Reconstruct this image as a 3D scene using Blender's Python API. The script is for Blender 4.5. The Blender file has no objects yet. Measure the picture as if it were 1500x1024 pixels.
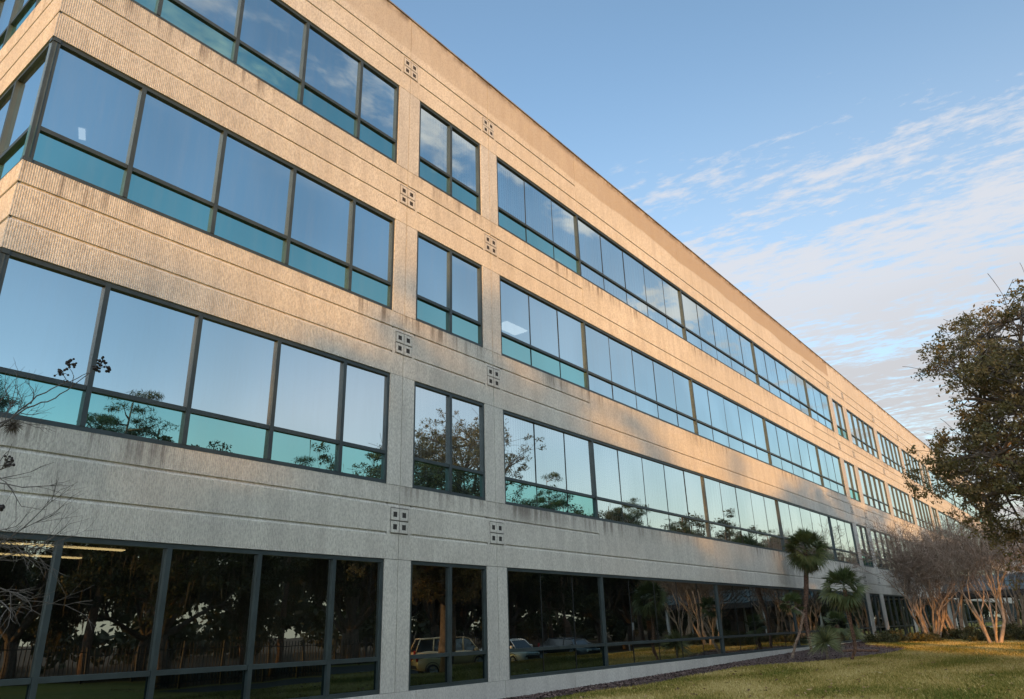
import bpy, math, random
import numpy as np
from mathutils import Vector, Matrix, noise as mnoise
R = math.radians
scene = bpy.context.scene
COL = scene.collection

# ------------------------------------------------------------------ helpers
def tag(o, label=None, cat=None, group=None, kind=None):
    if label: o['label'] = label
    if cat: o['category'] = cat
    if group: o['group'] = group
    if kind: o['kind'] = kind
    return o

def empty(name, loc=(0, 0, 0), rz=0):
    o = bpy.data.objects.new(name, None); COL.objects.link(o)
    o.location = loc; o.rotation_euler = (0, 0, rz); o.empty_display_size = .3
    return o

def meshobj(name, me, parent=None, loc=(0, 0, 0)):
    o = bpy.data.objects.new(name, me); COL.objects.link(o); o.location = loc
    if parent: o.parent = parent
    return o

def copy_tree(o, parent=None):
    c = o.copy(); COL.objects.link(c)
    if parent: c.parent = parent
    for ch in list(o.children): copy_tree(ch, c)
    return c

class MB:
    """collects polygons, builds one mesh"""
    def __init__(s, off=(0, 0, 0)):
        s.v = []; s.f = []; s.m = []; s.cur = 0; s.off = Vector(off)
    def add(s, vs, fs):
        n = len(s.v); s.v += [tuple(Vector(v) - s.off) for v in vs]
        for f in fs: s.f.append(tuple(i + n for i in f)); s.m.append(s.cur)
    def box(s, x0, x1, y0, y1, z0, z1):
        s.add([(x0,y0,z0),(x1,y0,z0),(x1,y1,z0),(x0,y1,z0),(x0,y0,z1),(x1,y0,z1),(x1,y1,z1),(x0,y1,z1)],
              [(0,3,2,1),(4,5,6,7),(0,1,5,4),(1,2,6,5),(2,3,7,6),(3,0,4,7)])
    def bbox(s, x0, x1, y0, y1, z0, z1, b):
        """box with bevelled vertical and top edges"""
        if x0 > x1: x0, x1 = x1, x0
        ring = [(x0+b,y0),(x1-b,y0),(x1,y0+b),(x1,y1-b),(x1-b,y1),(x0+b,y1),(x0,y1-b),(x0,y0+b)]
        cx, cy = (x0+x1)/2, (y0+y1)/2
        def ins(p): return (p[0]+(b if p[0]<cx else -b)*.7, p[1]+(b if p[1]<cy else -b)*.7)
        r0 = [(x,y,z0) for x,y in ring]; r1 = [(x,y,z1-b) for x,y in ring]; r2 = [ins(p)+(z1,) for p in ring]
        vs = r0+r1+r2; fs = []
        for k in range(2):
            for i in range(8):
                j=(i+1)%8; fs.append((k*8+i,k*8+j,k*8+8+j,k*8+8+i))
        fs.append(tuple(range(16,24))); fs.append(tuple(range(7,-1,-1)))
        s.add(vs, fs)
    def tube(s, pts, rad, n=6, cap=True):
        pts = [Vector(p) for p in pts]
        if not hasattr(rad, '__len__'): rad = [rad]*len(pts)
        vs = []; a = None
        for i, p in enumerate(pts):
            t = (pts[min(i+1, len(pts)-1)] - pts[max(i-1, 0)])
            if t.length < 1e-9: t = Vector((0,0,1))
            t.normalize()
            if a is None:
                a = t.orthogonal().normalized()
            else:
                a = (a - t*a.dot(t)); a = a.normalized() if a.length > 1e-6 else t.orthogonal().normalized()
            b = t.cross(a)
            for k in range(n):
                an = 2*math.pi*k/n
                vs.append(p + (a*math.cos(an)+b*math.sin(an))*rad[i])
        fs = []
        for i in range(len(pts)-1):
            for k in range(n):
                j=(k+1)%n; fs.append((i*n+k,i*n+j,(i+1)*n+j,(i+1)*n+k))
        if cap:
            fs.append(tuple(range(n-1,-1,-1))); fs.append(tuple((len(pts)-1)*n+k for k in range(n)))
        s.add(vs, fs)
    def lathe(s, prof, c=(0,0,0), axis='z', n=20):
        vs=[]; fs=[]
        for r_, h in prof:
            for k in range(n):
                a=2*math.pi*k/n; p=(r_*math.cos(a), r_*math.sin(a), h)
                if axis=='y': p=(p[0],p[2],p[1])
                if axis=='x': p=(p[2],p[0],p[1])
                vs.append((p[0]+c[0],p[1]+c[1],p[2]+c[2]))
        for i in range(len(prof)-1):
            for k in range(n):
                j=(k+1)%n; fs.append((i*n+k,i*n+j,(i+1)*n+j,(i+1)*n+k))
        s.add(vs,fs)
    def mesh(s, name, mats, smooth=False):
        me = bpy.data.meshes.new(name); me.from_pydata(s.v, [], s.f)
        if not isinstance(mats, (list, tuple)): mats = [mats]
        for m in mats: me.materials.append(m)
        if len(mats) > 1: me.polygons.foreach_set('material_index', s.m)
        if smooth: me.polygons.foreach_set('use_smooth', [True]*len(s.f))
        me.update(); return me
    def build(s, name, mats, parent=None, smooth=False):
        return meshobj(name, s.mesh(name, mats, smooth), parent)

def np_mesh(name, verts, faces, mats, k=4, attr=None, smooth=False):
    """fast mesh from numpy arrays; faces (n,k)"""
    me = bpy.data.meshes.new(name)
    nv, nf = len(verts), len(faces)
    me.vertices.add(nv); me.vertices.foreach_set('co', np.asarray(verts, np.float32).ravel())
    me.loops.add(nf*k); me.loops.foreach_set('vertex_index', np.asarray(faces, np.int32).ravel())
    me.polygons.add(nf); me.polygons.foreach_set('loop_start', np.arange(0, nf*k, k, dtype=np.int32))
    if not isinstance(mats, (list, tuple)): mats = [mats]
    for m in mats: me.materials.append(m)
    if attr is not None:
        a = me.attributes.new('tone', 'FLOAT', 'FACE'); a.data.foreach_set('value', np.asarray(attr, np.float32))
    me.update(calc_edges=True); me.validate()
    if smooth: me.polygons.foreach_set('use_smooth', [True]*len(me.polygons))
    return me

# ------------------------------------------------------------------ node helpers
def newmat(name):
    m = bpy.data.materials.new(name); m.use_nodes = True
    nt = m.node_tree; nt.nodes.clear()
    out = nt.nodes.new('ShaderNodeOutputMaterial')
    return m, nt, out
class N:
    def __init__(s, nt): s.nt = nt
    def n(s, t, **kw):
        nd = s.nt.nodes.new(t)
        for k, v in kw.items():
            if k.startswith('i_'):
                key = k[2:]; key = int(key) if key.isdigit() else key.replace('_', ' ')
                if hasattr(v, 'is_linked') or isinstance(v, bpy.types.NodeSocket): s.nt.links.new(v, nd.inputs[key])
                else: nd.inputs[key].default_value = v
            else: setattr(nd, k, v)
        return nd
    def m(s, op, a, b=None, c=None, clamp=False):
        nd = s.nt.nodes.new('ShaderNodeMath'); nd.operation = op; nd.use_clamp = clamp
        for i, v in enumerate((a, b, c)):
            if v is None: continue
            if isinstance(v, bpy.types.NodeSocket): s.nt.links.new(v, nd.inputs[i])
            else: nd.inputs[i].default_value = v
        return nd.outputs[0]
    def ss(s, v, a, b, to0=0., to1=1.):
        nd = s.nt.nodes.new('ShaderNodeMapRange'); nd.interpolation_type = 'SMOOTHSTEP'
        s.nt.links.new(v, nd.inputs[0])
        for i, x in zip((1,2,3,4), (a,b,to0,to1)): nd.inputs[i].default_value = x
        return nd.outputs[0]
    def mix(s, f, a, b, mode='MIX'):
        nd = s.nt.nodes.new('ShaderNodeMix'); nd.data_type = 'RGBA'; nd.blend_type = mode
        for i, v in ((0,f),(6,a),(7,b)):
            if isinstance(v, bpy.types.NodeSocket): s.nt.links.new(v, nd.inputs[i])
            else: nd.inputs[i].default_value = (v if i == 0 else (tuple(v)+(1,))[:4])
        return nd.outputs[2]
    def noise(s, vec, scale, detail=3, rough=.5, sc=None, typ='FBM'):
        if sc is not None:
            mp = s.n('ShaderNodeMapping'); s.nt.links.new(vec, mp.inputs[0]); mp.inputs[3].default_value = sc; vec = mp.outputs[0]
        nd = s.n('ShaderNodeTexNoise'); s.nt.links.new(vec, nd.inputs['Vector'])
        nd.inputs['Scale'].default_value = scale; nd.inputs['Detail'].default_value = detail; nd.inputs['Roughness'].default_value = rough
        return nd.outputs[0]
    def pos(s):
        return s.n('ShaderNodeNewGeometry').outputs['Position']
    def link(s, a, b): s.nt.links.new(a, b)

def simple(name, col, rough=.6, metal=0., nscale=None, namp=.25, bump=None, spec=.5, coat=0.):
    m, nt, out = newmat(name); g = N(nt)
    p = g.n('ShaderNodeBsdfPrincipled'); g.link(p.outputs[0], out.inputs[0])
    p.inputs['Roughness'].default_value = rough; p.inputs['Metallic'].default_value = metal
    p.inputs['Specular IOR Level'].default_value = spec; p.inputs['Coat Weight'].default_value = coat
    if nscale:
        tc = g.n('ShaderNodeTexCoord').outputs['Object']
        nz = g.noise(tc, nscale, 4)
        f = g.ss(nz, .3, .7)
        c = g.mix(f, [x*(1-namp) for x in col], [min(1, x*(1+namp)) for x in col])
        g.link(c, p.inputs['Base Color'])
        if bump:
            b = g.n('ShaderNodeBump'); b.inputs['Strength'].default_value = bump; b.inputs['Distance'].default_value = .02
            g.link(nz, b.inputs['Height']); g.link(b.outputs[0], p.inputs['Normal'])
    else: p.inputs['Base Color'].default_value = tuple(col)+(1,)
    return m

# ------------------------------------------------------------------ dimensions (metres, camera at x=y=0)
D = 12.35                       # plane of the long facade
X0 = 3.11                       # its near corner
SILL = {1: .465, 2: 4.76, 3: 9.01, 4: 13.27}
HEAD = {1: 3.14, 2: 7.40, 3: 11.60, 4: 15.86}
RAIL = {1: 1.13, 2: 5.48, 3: 9.73, 4: 13.98}
TOP = 18.5
GRS = (.56, 1.20)               # heights of the two reveals above a window head

# concrete
def concrete():
    m, nt, out = newmat('ribbed_concrete'); g = N(nt)
    p = g.n('ShaderNodeBsdfPrincipled'); g.link(p.outputs[0], out.inputs[0]); p.inputs['Roughness'].default_value = .9
    p.inputs['Specular IOR Level'].default_value = .2
    pos = g.pos(); sx = g.n('ShaderNodeSeparateXYZ'); g.link(pos, sx.inputs[0]); x, y, z = sx.outputs
    big = g.noise(pos, .35, 4, .6)
    streak = g.noise(pos, 1., 4, .65, sc=(2.6, 2.6, .35))
    fine = g.noise(pos, 38., 3, .7, sc=(1, 1, .45))
    grit = g.noise(pos, 160., 2, .6)
    c = g.mix(g.ss(big, .3, .7), (.55, .535, .475), (.64, .625, .56))
    c = g.mix(g.ss(streak, .35, .75, 0, .55), c, (.37, .35, .32))
    c = g.mix(g.ss(fine, .38, .66, 0, .62), c, (.27, .26, .24))
    c = g.mix(g.ss(grit, .5, .78, 0, .6), c, (.80, .77, .70))
    oi = g.n('ShaderNodeObjectInfo').outputs['Random']
    c = g.mix(g.ss(oi, 0, 1, 0, .20), c, (.40, .375, .33))
    # run-off stains below the window sills
    st = None
    for k in (2, 3, 4):
        d = g.m('SUBTRACT', SILL[k], z)
        a = g.ss(d, -.02, .01); b = g.ss(d, .05, .62, 1, 0)
        t = g.m('MULTIPLY', a, b); st = t if st is None else g.m('MAXIMUM', st, t)
    drip = g.noise(pos, 1., 3, .6, sc=(7., 7., .28)); area = g.noise(pos, .17, 2, .5)
    drip = g.m('MULTIPLY', g.ss(drip, .45, .68), g.ss(area, .40, .58))
    near = g.m('MULTIPLY', g.ss(x, 15.6, 15.9), g.ss(x, 16.9, 19.5, 1, 0))
    near = g.m('MULTIPLY', near, g.ss(z, 4.9, 5.0, 1, 0))
    drip2 = g.m('MULTIPLY', near, g.ss(g.noise(pos, 1., 3, .6, sc=(6., 6., .3)), .36, .56))
    drip = g.m('MAXIMUM', drip, drip2)
    c = g.mix(g.m('MULTIPLY', g.m('MULTIPLY', st, drip), .68), c, (.105, .085, .07))
    # darker band at the top of the parapet, up to the joint at the pier
    wob = g.m('MULTIPLY', g.m('SUBTRACT', g.noise(pos, .3, 3), .5), .5)
    zz = g.m('ADD', z, wob)
    topband = g.m('MULTIPLY', g.ss(zz, 17.30, 17.42), g.ss(x, 51.9, 51.95, 1, 0))
    topband = g.m('MULTIPLY', topband, g.ss(x, 10, 30, .45, 1.))
    c = g.mix(g.m('MULTIPLY', topband, .80), c, (.33, .28, .22))
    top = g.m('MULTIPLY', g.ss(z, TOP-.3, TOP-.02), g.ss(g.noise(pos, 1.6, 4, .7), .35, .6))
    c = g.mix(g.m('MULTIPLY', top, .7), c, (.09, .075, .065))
    g.link(c, p.inputs['Base Color'])
    b = g.n('ShaderNodeBump'); b.inputs['Strength'].default_value = .55; b.inputs['Distance'].default_value = .012
    rib = g.n('ShaderNodeTexWave', wave_type='BANDS', bands_direction='X'); g.link(pos, rib.inputs[0])
    rib.inputs['Scale'].default_value = 1/.045*.314; rib.inputs['Distortion'].default_value = .6
    ribm = g.m('MULTIPLY', rib.outputs['Fac'], g.ss(x, 24, 60, .5, .15))
    hgt = g.m('MULTIPLY', fine, .8)
    g.link(hgt, b.inputs['Height']); g.link(b.outputs[0], p.inputs['Normal'])
    return m
M = {}
M['concrete'] = concrete()
M['hole'] = simple('dark_recess', (.035, .033, .03), .9)
M['frame'] = simple('green_grey_aluminium', (.034, .048, .05), .45, .1, 3., .15)
M['seal'] = simple('black_silicone', (.012, .014, .014), .6)
M['interior'] = simple('interior_plaster', (.22, .22, .21), .9)
M['carpet'] = simple('interior_carpet', (.08, .08, .085), .95)
M['blind'] = simple('pale_vertical_blind', (.62, .66, .64), .8)

def glass(name, tint, refl, trans, wav=.0055, wsc=.55, dirt=.055):
    m, nt, out = newmat(name); g = N(nt)
    tc = g.pos()
    nz = g.noise(tc, wsc, 2, .5, sc=(1, 1, .5))
    b = g.n('ShaderNodeBump'); b.inputs['Strength'].default_value = 1.; b.inputs['Distance'].default_value = wav
    g.link(nz, b.inputs['Height'])
    vr = g.noise(tc, 1., 2, .5, sc=(.33, .33, .24)); tn = g.mix(g.ss(vr, .3, .7), [t*.90 for t in tint], [min(1, t*1.07) for t in tint])
    gl = g.n('ShaderNodeBsdfGlossy'); g.link(tn, gl.inputs['Color']); gl.inputs['Roughness'].default_value = .004
    g.link(b.outputs[0], gl.inputs['Normal'])
    tr = g.n('ShaderNodeBsdfTransparent'); tr.inputs['Color'].default_value = tuple(trans)+(1,)
    fr = g.n('ShaderNodeFresnel'); fr.inputs['IOR'].default_value = 1.5
    fac = g.m('ADD', refl, g.m('MULTIPLY', fr.outputs[0], 1-refl), clamp=True)
    dust = g.n('ShaderNodeBsdfDiffuse'); dust.inputs['Color'].default_value = (.42, .46, .46, 1)
    mx = g.n('ShaderNodeMixShader'); g.link(fac, mx.inputs[0]); g.link(tr.outputs[0], mx.inputs[1]); g.link(gl.outputs[0], mx.inputs[2])
    m2 = g.n('ShaderNodeMixShader')
    dn = g.noise(tc, 1., 4, .7, sc=(4.5, 4.5, .4))
    g.link(g.ss(dn, .35, .8, dirt*.12, dirt), m2.inputs[0]); g.link(mx.outputs[0], m2.inputs[1]); g.link(dust.outputs[0], m2.inputs[2])
    g.link(m2.outputs[0], out.inputs[0])
    return m
M['glass'] = glass('reflective_vision_glass', (.88, .97, .97), .76, (.55, .6, .6))
M['glass_blue'] = glass('reflective_vision_glass_blue', (.71, .88, .93), .76, (.5, .58, .6))
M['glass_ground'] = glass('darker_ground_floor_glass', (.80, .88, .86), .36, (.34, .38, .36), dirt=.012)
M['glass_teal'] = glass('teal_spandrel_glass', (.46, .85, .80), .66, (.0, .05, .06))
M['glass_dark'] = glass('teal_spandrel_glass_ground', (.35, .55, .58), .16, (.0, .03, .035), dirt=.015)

# ------------------------------------------------------------------ office building
BO = Vector((X0, D, 0))
bld = empty('office_building', BO)
tag(bld, 'four storey office building of pale ribbed concrete with long bands of mirrored glass', 'office building')
BMAX = 132.5
def mir(a): return 2*67.8-a
# bays: (x0, x1, interior lines, thick flags, kind)
BAYS = []
BAYS.append(('corner', 3.11, 11.28, [4.76, 6.47, 8.21, 9.94], []))
BAYS.append(('pair', 12.07, 14.73, [13.40], []))
maj = [20.20, 28.71, 37.41, 46.14]
edges = [15.52]+maj+[50.95]; minor = []
for a, b_, n in zip(edges[:-1], edges[1:], (3, 5, 5, 5, 3)):
    minor += [a+(b_-a)*k/n for k in range(1, n)]
BAYS.append(('long', 15.52, 50.95, maj, minor))
BAYS.append(('pair', 51.76, 54.37, [53.06], []))
for a, b_ in ((55.25, 62.99), (63.94, 71.66)):
    BAYS.append(('five', a, b_, [a+(b_-a)*k/5 for k in range(1, 5)], []))
for k_, a, b_, mj, mn in list(BAYS[:5])[::-1]:
    BAYS.append((k_, mir(b_), mir(a), sorted(mir(q) for q in mj), sorted(mir(q) for q in mn)))
PIERS = [(BAYS[i][2], BAYS[i+1][1]) for i in range(len(BAYS)-1)]

def profile(z0, z1, grooves):
    pr = [(0, z1)]
    for zg in sorted(grooves, reverse=True):
        pr += [(0, zg+.018), (.035, zg+.016), (.035, zg-.004), (0, zg-.055)]
    pr.append((0, z0)); return pr

def strip(mb, u0, u1, z0, z1, grooves, ribs, face, mitre=False):
    """face(u, depth, z) -> point"""
    pr = profile(z0, z1, grooves)
    if ribs:
        p = .036; n = max(2, int((u1-u0)/p)); us = []
        for k in range(n):
            a = u0+(u1-u0)*k/n; w = (u1-u0)/n
            us += [(a, 0), (a+w*.42, 0), (a+w*.5, .009), (a+w*.92, .009)]
        us.append((u1, 0))
    else: us = [(u0, 0), (u1, 0)]
    vs = []; fs = []
    pr2 = []
    for i, (d, z) in enumerate(pr): pr2.append((d, z))
    nr = len(pr2)
    for (u, rd) in us:
        for i, (d, z) in enumerate(pr2):
            dd = max(d, rd if d == 0 else d)
            vs.append(face(u+(dd if mitre and u == u0 else 0), dd, z))
    for i in range(len(us)-1):
        for j in range(nr-1):
            fs.append((i*nr+j, i*nr+j+1, (i+1)*nr+j+1, (i+1)*nr+j))
    # returns at ends, top and underside
    n0 = len(vs)
    for (u, _r) in (us[0], us[-1]):
        vs += [face(u, 0, z1), face(u, .28, z1), face(u, 0, z0), face(u, .28, z0)]
    if mitre:
        vs[n0+1] = face(u0+.28, .28, z1); vs[n0+3] = face(u0+.28, .28, z0)
    fs += [(n0, n0+4, n0+5, n0+1), (n0+2, n0+3, n0+7, n0+6), (n0+4, n0+6, n0+7, n0+5)]
    if not mitre: fs.append((n0, n0+1, n0+3, n0+2))
    mb.add(vs, fs)

fF = lambda u, d, z: (u, D+d, z)             # long facade, u = x
fL = lambda u, d, z: (X0+d, u, z)            # end facade, u = y
LEVELS = [(HEAD[k], SILL[k+1] if k < 4 else TOP) for k in (1, 2, 3, 4)]
pc = [(a+b_)/2 for a, b_ in PIERS]
G = .009
for (z0, z1) in LEVELS:
    gz = [z0+GRS[0], z0+GRS[1]]
    cuts = [X0]+pc+[BMAX]
    for i in range(len(cuts)-1):
        a, b_ = cuts[i], cuts[i+1]; bay = BAYS[i]
        inner = [a]+(bay[3] if bay[0] == 'long' else [])+[b_]
        for j in range(len(inner)-1):
            p0, p1 = inner[j], inner[j+1]
            mb = MB(BO)
            lo = bay[0] == 'long' and 0 < j < len(inner)-2
            near = True
            l0 = p0+(G if p0 > X0 else 0); l1 = p1-(G if p1 < BMAX else 0)
            zl = l0; zr = l1
            if j == 0 and i > 0:
                zl = l0+.36; strip(mb, l0, zl, z0, z1, [gz[1]], near, fF)
            if j == len(inner)-2 and i < len(cuts)-2:
                zr = l1-.36; strip(mb, zr, l1, z0, z1, [gz[1]], near, fF)
            strip(mb, zl, zr, z0, z1, [gz[0]] if lo else gz, near, fF, zl == X0)
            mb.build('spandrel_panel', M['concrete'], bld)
# end facade towards the left
LB = [(D, D+7.0, [D+1.64, D+3.3, D+5.0]), (D+7.8, D+13.3, [D+9.6, D+11.5]), (D+14.1, D+21, [D+15.8, D+17.5, D+19.2])]
for (z0, z1) in LEVELS:
    gz = [z0+GRS[0], z0+GRS[1]]
    for a, b_ in ((D, D+7.4), (D+7.4, D+13.7), (D+13.7, D+21)):
        mb = MB(BO); strip(mb, a+(G if a > D else 0), b_-G, z0, z1, gz, a < D+1, fL, a == D)
        mb.build('spandrel_panel', M['concrete'], bld)
# continuous backing, slabs and coping
mb = MB(BO)
for (z0, z1) in LEVELS:
    mb.box(X0+.05, BMAX-.09, D+.05, D+.27, z0+.004, z1-.004)
    mb.box(X0+.05, X0+.27, D+.27, D+20.9, z0+.004, z1-.004)
mb.build('spandrel_backing', M['concrete'], bld)
mb = MB(BO)
mb.box(X0+.02, BMAX-.02, D+20.6, D+20.98, 0, TOP-.02)
mb.box(BMAX-.3, BMAX, D+.3, D+20.6, 0, TOP-.01)
mb.build('rear_wall', M['concrete'], bld)
mb = MB(BO); mb.box(X0+.28, BMAX-.3, D+.28, D+20.6, 17.6, 17.75); mb.build('roof', simple('roof_membrane', (.3, .3, .29), .9), bld)
mb = MB(BO)
for q in range(42): mb.box(X0-.03+q*3.083, X0-.03+q*3.083+3.068, D-.03, D+.33, TOP+.002, TOP+.045)
mb.box(X0-.03, X0+.33, D+.33, D+21, TOP+.002, TOP+.045)
mb.build('coping', simple('coping_metal', (.22, .19, .15), .6, .2, 1.5, .3), bld)
# interior: one slab + ceiling per storey, core wall
for k in (1, 2, 3, 4):
    mb = MB(BO); fl = SILL[k]-.75 if k > 1 else .05
    mb.box(X0+.3, BMAX-.35, D+.28, D+20.5, fl-.28, fl-.12)
    mb.build('floor_slab', M['carpet'], bld)
    mb = MB(BO); cz = HEAD[k]+.36
    mb.box(X0+.3, BMAX-.35, D+.28, D+20.5, cz, cz+.05)
    mb.build('ceiling', M['interior'], bld)
mb = MB(BO)
mb.box(X0+.3, BMAX-.35, D+14.2, D+14.35, .1, 17.5)
for xx in (11.65, 15.1, 24.5, 33., 41.8, 51.3, 63.4, 84.2, 102, 120): mb.box(xx, xx+.12, D+.5, D+14.2, .1, 17.5)
mb.build('interior_wall', M['interior'], bld)
def lamp_mat(name, col, s):
    m, nt, out = newmat(name); g = N(nt)
    e = g.n('ShaderNodeEmission'); e.inputs[0].default_value = tuple(col)+(1,); e.inputs[1].default_value = s
    g.link(e.outputs[0], out.inputs[0]); return m
M['troffer'] = lamp_mat('ceiling_light_diffuser', (1., .95, .9), .9)
M['troffer_warm'] = lamp_mat('warm_ceiling_light_diffuser', (1., .66, .30), 1.1)
# ceiling lights seen through the glass
def troffer(cx, cy, z, w, l, rz, mat):
    mb = MB(); mb.box(-w/2, w/2, -l/2, l/2, -.02, 0)
    o = mb.build('ceiling_light', mat, bld); o.location = Vector((cx, cy, z-.004))-BO; o.rotation_euler = (0, 0, rz)
c3 = HEAD[3]+.355
for (x, y) in ((15.75, 15.2), (12.75, 15.15), (19.7, 15.2), (4.8, 15.3)): 
    troffer(x*(c3-1.6)/10.35, y*(c3-1.6)/10.35, c3, 1.25 if x > 5 else .13, .62 if x > 5 else .42, 0 if x > 5 else R(-24), M['troffer'])
c1 = HEAD[1]+.355
for y in (15.0, 16.9, 19.0): troffer(6.5, y, c1, 2.6, .2, .02, M['troffer_warm'])
troffer(12.7, 23.1, c1, 1.2, .2, 0, M['troffer_warm'])

# piers and ornaments
for (a, b_) in PIERS:
    c = (a+b_)/2
    for k in (1, 2, 3, 4):
        mb = MB(BO); near = a < 24
        strip(mb, a+.004, c-G, SILL[k]+.008, HEAD[k]-.010, [], False, fF)
        strip(mb, c+G, b_-.004, SILL[k]+.008, HEAD[k]-.010, [], False, fF)
        mb.box(a+.006, b_-.006, D+.05, D+.26, SILL[k]+.01, HEAD[k]-.012)
        mb.build('pier', M['concrete'], bld)
def ornament():
    mb = MB()
    s = .245
    for ix in (-1, 1):
        for iz in (-1, 1):
            cx, cz = ix*(s/2+.014), iz*(s/2+.014)
            x0, x1, z0, z1 = cx-s/2, cx+s/2, cz-s/2, cz+s/2; h = .058
            mb.cur = 0
            f0, f1 = -.016, -.002
            # raised ring of the tile around a recessed square
            o_ = [(x0,z0),(x1,z0),(x1,z1),(x0,z1)]; i_ = [(cx-h,cz-h),(cx+h,cz-h),(cx+h,cz+h),(cx-h,cz+h)]
            ob = [(x0-.0,z0),(x1,z0),(x1,z1),(x0,z1)]
            vs = [(p[0],f0,p[1]) for p in o_]+[(p[0],f0,p[1]) for p in i_]+[(p[0],f1,p[1]) for p in ob]
            fs = [(q,(q+1)%4,4+(q+1)%4,4+q) for q in range(4)]+[(8+q,8+(q+1)%4,(q+1)%4,q) for q in range(4)]
            mb.add(vs, fs)
            mb.cur = 1
            vs = [(p[0],f0,p[1]) for p in i_]+[(p[0],f0+.010,p[1]) for p in i_]
            fs = [(q,(q+1)%4,4+(q+1)%4,4+q) for q in range(4)]+[(4,5,6,7)]
            mb.add(vs, fs)
    # thin shadow joints round the four tiles
    mb.cur = 1
    e = .275
    for (x0, x1, z0, z1) in ((-e,e,e,e+.012),(-e,e,-e-.012,-e),(-e,-e+.012,-e,e),(e-.012,e,-e,e),(-e,e,-.006,.006),(-.006,.006,-e,e)):
        mb.add([(x0,-.0035,z0),(x1,-.0035,z0),(x1,-.0035,z1),(x0,-.0035,z1)], [(0,1,2,3)])
    return mb.mesh('ornament', [M['concrete'], M['hole']])
orn = ornament()
for c in pc:
    for (z0, z1) in LEVELS:
        zc = z0+(GRS[0]+GRS[1])/2-.05
        meshobj('ornament', orn, bld, Vector((c, D, zc))-BO)

# windows
def pane_rect(mb, face, u0, u1, z0, z1, d=.085):
    # each pane sits at its own very slight tilt
    j = [random.uniform(-1, 1)*.005 for _ in range(3)]
    mb.add([face(u0, d+j[0], z0), face(u1, d+j[1], z0), face(u1, d+j[1]+j[2], z1), face(u0, d+j[0]+j[2], z1)], [(0,1,2,3)])
random.seed(4)
def window(face, u0, u1, mj, mn, k, kind, flip=False, corner=None):
    z0, z1, zr = SILL[k], HEAD[k], RAIL[k]
    gm = MB(BO); fm = MB(BO)
    lines = [u0]+sorted(mj+mn)+[u1]
    for a, b_ in zip(lines[:-1], lines[1:]):
        first = kind in ('corner', 'pair') or (kind == 'long' and (a < 20.1 or a > mir(20.3)))
        gm.cur = 1 if k >= 3 and (kind == 'corner' or u0 < 40) else 0
        pane_rect(gm, face, a, b_, zr, z1)
        gm.cur = (3 if k == 1 else 2) if first else gm.cur
        pane_rect(gm, face, a, b_, z0, zr)
    w = gm.build('window', [M['glass_ground'] if k == 1 else M['glass'], M['glass_blue'], M['glass_teal'], M['glass_dark']], bld)
    def bar(ua, ub, za, zb, d0, d1):
        p = face(ua, d0, za); q = face(ub, d1, zb)
        fm.box(min(p[0],q[0]), max(p[0],q[0]), min(p[1],q[1]), max(p[1],q[1]), za, zb)
    fw = .065; d0, d1 = .026, .14
    e0 = 0.004
    bar(u0+e0, u1-e0, z1-.085, z1-.006, d0, d1); bar(u0+e0, u1-e0, z0+.006, z0+.085, d0, d1)
    ml = [q for q in mj]
    for q in ml: bar(q-.042, q+.042, z0+.087, z1-.087, d0-.012, d1-.004)
    if corner != 'start': bar(u0+e0, u0+e0+fw, z0+.087, z1-.087, d0, d1-.002)
    bar(u1-e0-fw, u1-e0, z0+.087, z1-.087, d0, d1-.002)
    segs = [u0+(e0+fw if corner != 'start' else .09)]+ml+[u1-e0-fw]
    for i in range(len(segs)-1):
        a = segs[i]+(.047 if i > 0 else 0); b_ = segs[i+1]-(.047 if i < len(segs)-2 else 0)
        bar(a, b_, zr-.04, zr+.04, d0+.004, d1-.006)
    if mn:
        sm = fm; sm.cur = 1
        for q in mn:
            for (za, zb) in ((z0+.087, zr-.042), (zr+.042, z1-.087)):
                a = face(q-.010, .0735, za); c = face(q+.010, .081, zb)
                sm.box(min(a[0],c[0]), max(a[0],c[0]), a[1], c[1], za, zb)
    fm.build('frame', [M['frame'], M['seal']], w)
    if kind in ('long', 'five', 'pair') and k in (2, 3, 4) and not (k == 3 and u0 < 16):
        bm_ = MB(BO); rnd = random.Random(int(u0*10)+k)
        q = u0+.1
        ee = rnd.uniform(.0, .3)
        while q < u1-.1:
            if rnd.random() < .93:
                t = rnd.uniform(.01, .035)
                p0 = face(q, .34, z0+.1); p1 = face(q+.10, .34+t, z0+.1)
                bm_.add([p0, p1, (p1[0], p1[1], z1+.2), (p0[0], p0[1], z1+.2)], [(0,1,2,3)])
            q += .115
        bm_.build('vertical_blind', M['blind'], w)
    return w
for (kind, a, b_, mj, mn) in BAYS:
    for k in (1, 2, 3, 4):
        window(fF, a, b_, mj, mn, k, kind, corner='start' if a == X0 else None)
for (a, b_, mj) in LB:
    for k in (1, 2, 3, 4):
        window(fL, a, b_, mj, [], k, 'corner', corner='start' if a == D else None)
for k in (1, 2, 3, 4):
    mb = MB(BO); mb.box(X0+.02, X0+.15, D+.02, D+.15, SILL[k]+.0865, HEAD[k]-.0865)
    mb.build('corner_mullion', M['frame'], bld)
for y0, y1 in ((D+7.0, D+7.8), (D+13.3, D+14.1)):
    for k in (1, 2, 3, 4):
        mb = MB(BO); strip(mb, y0+.004, y1-.004, SILL[k]+.008, HEAD[k]-.010, [], False, fL); mb.build('pier', M['concrete'], bld)
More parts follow.
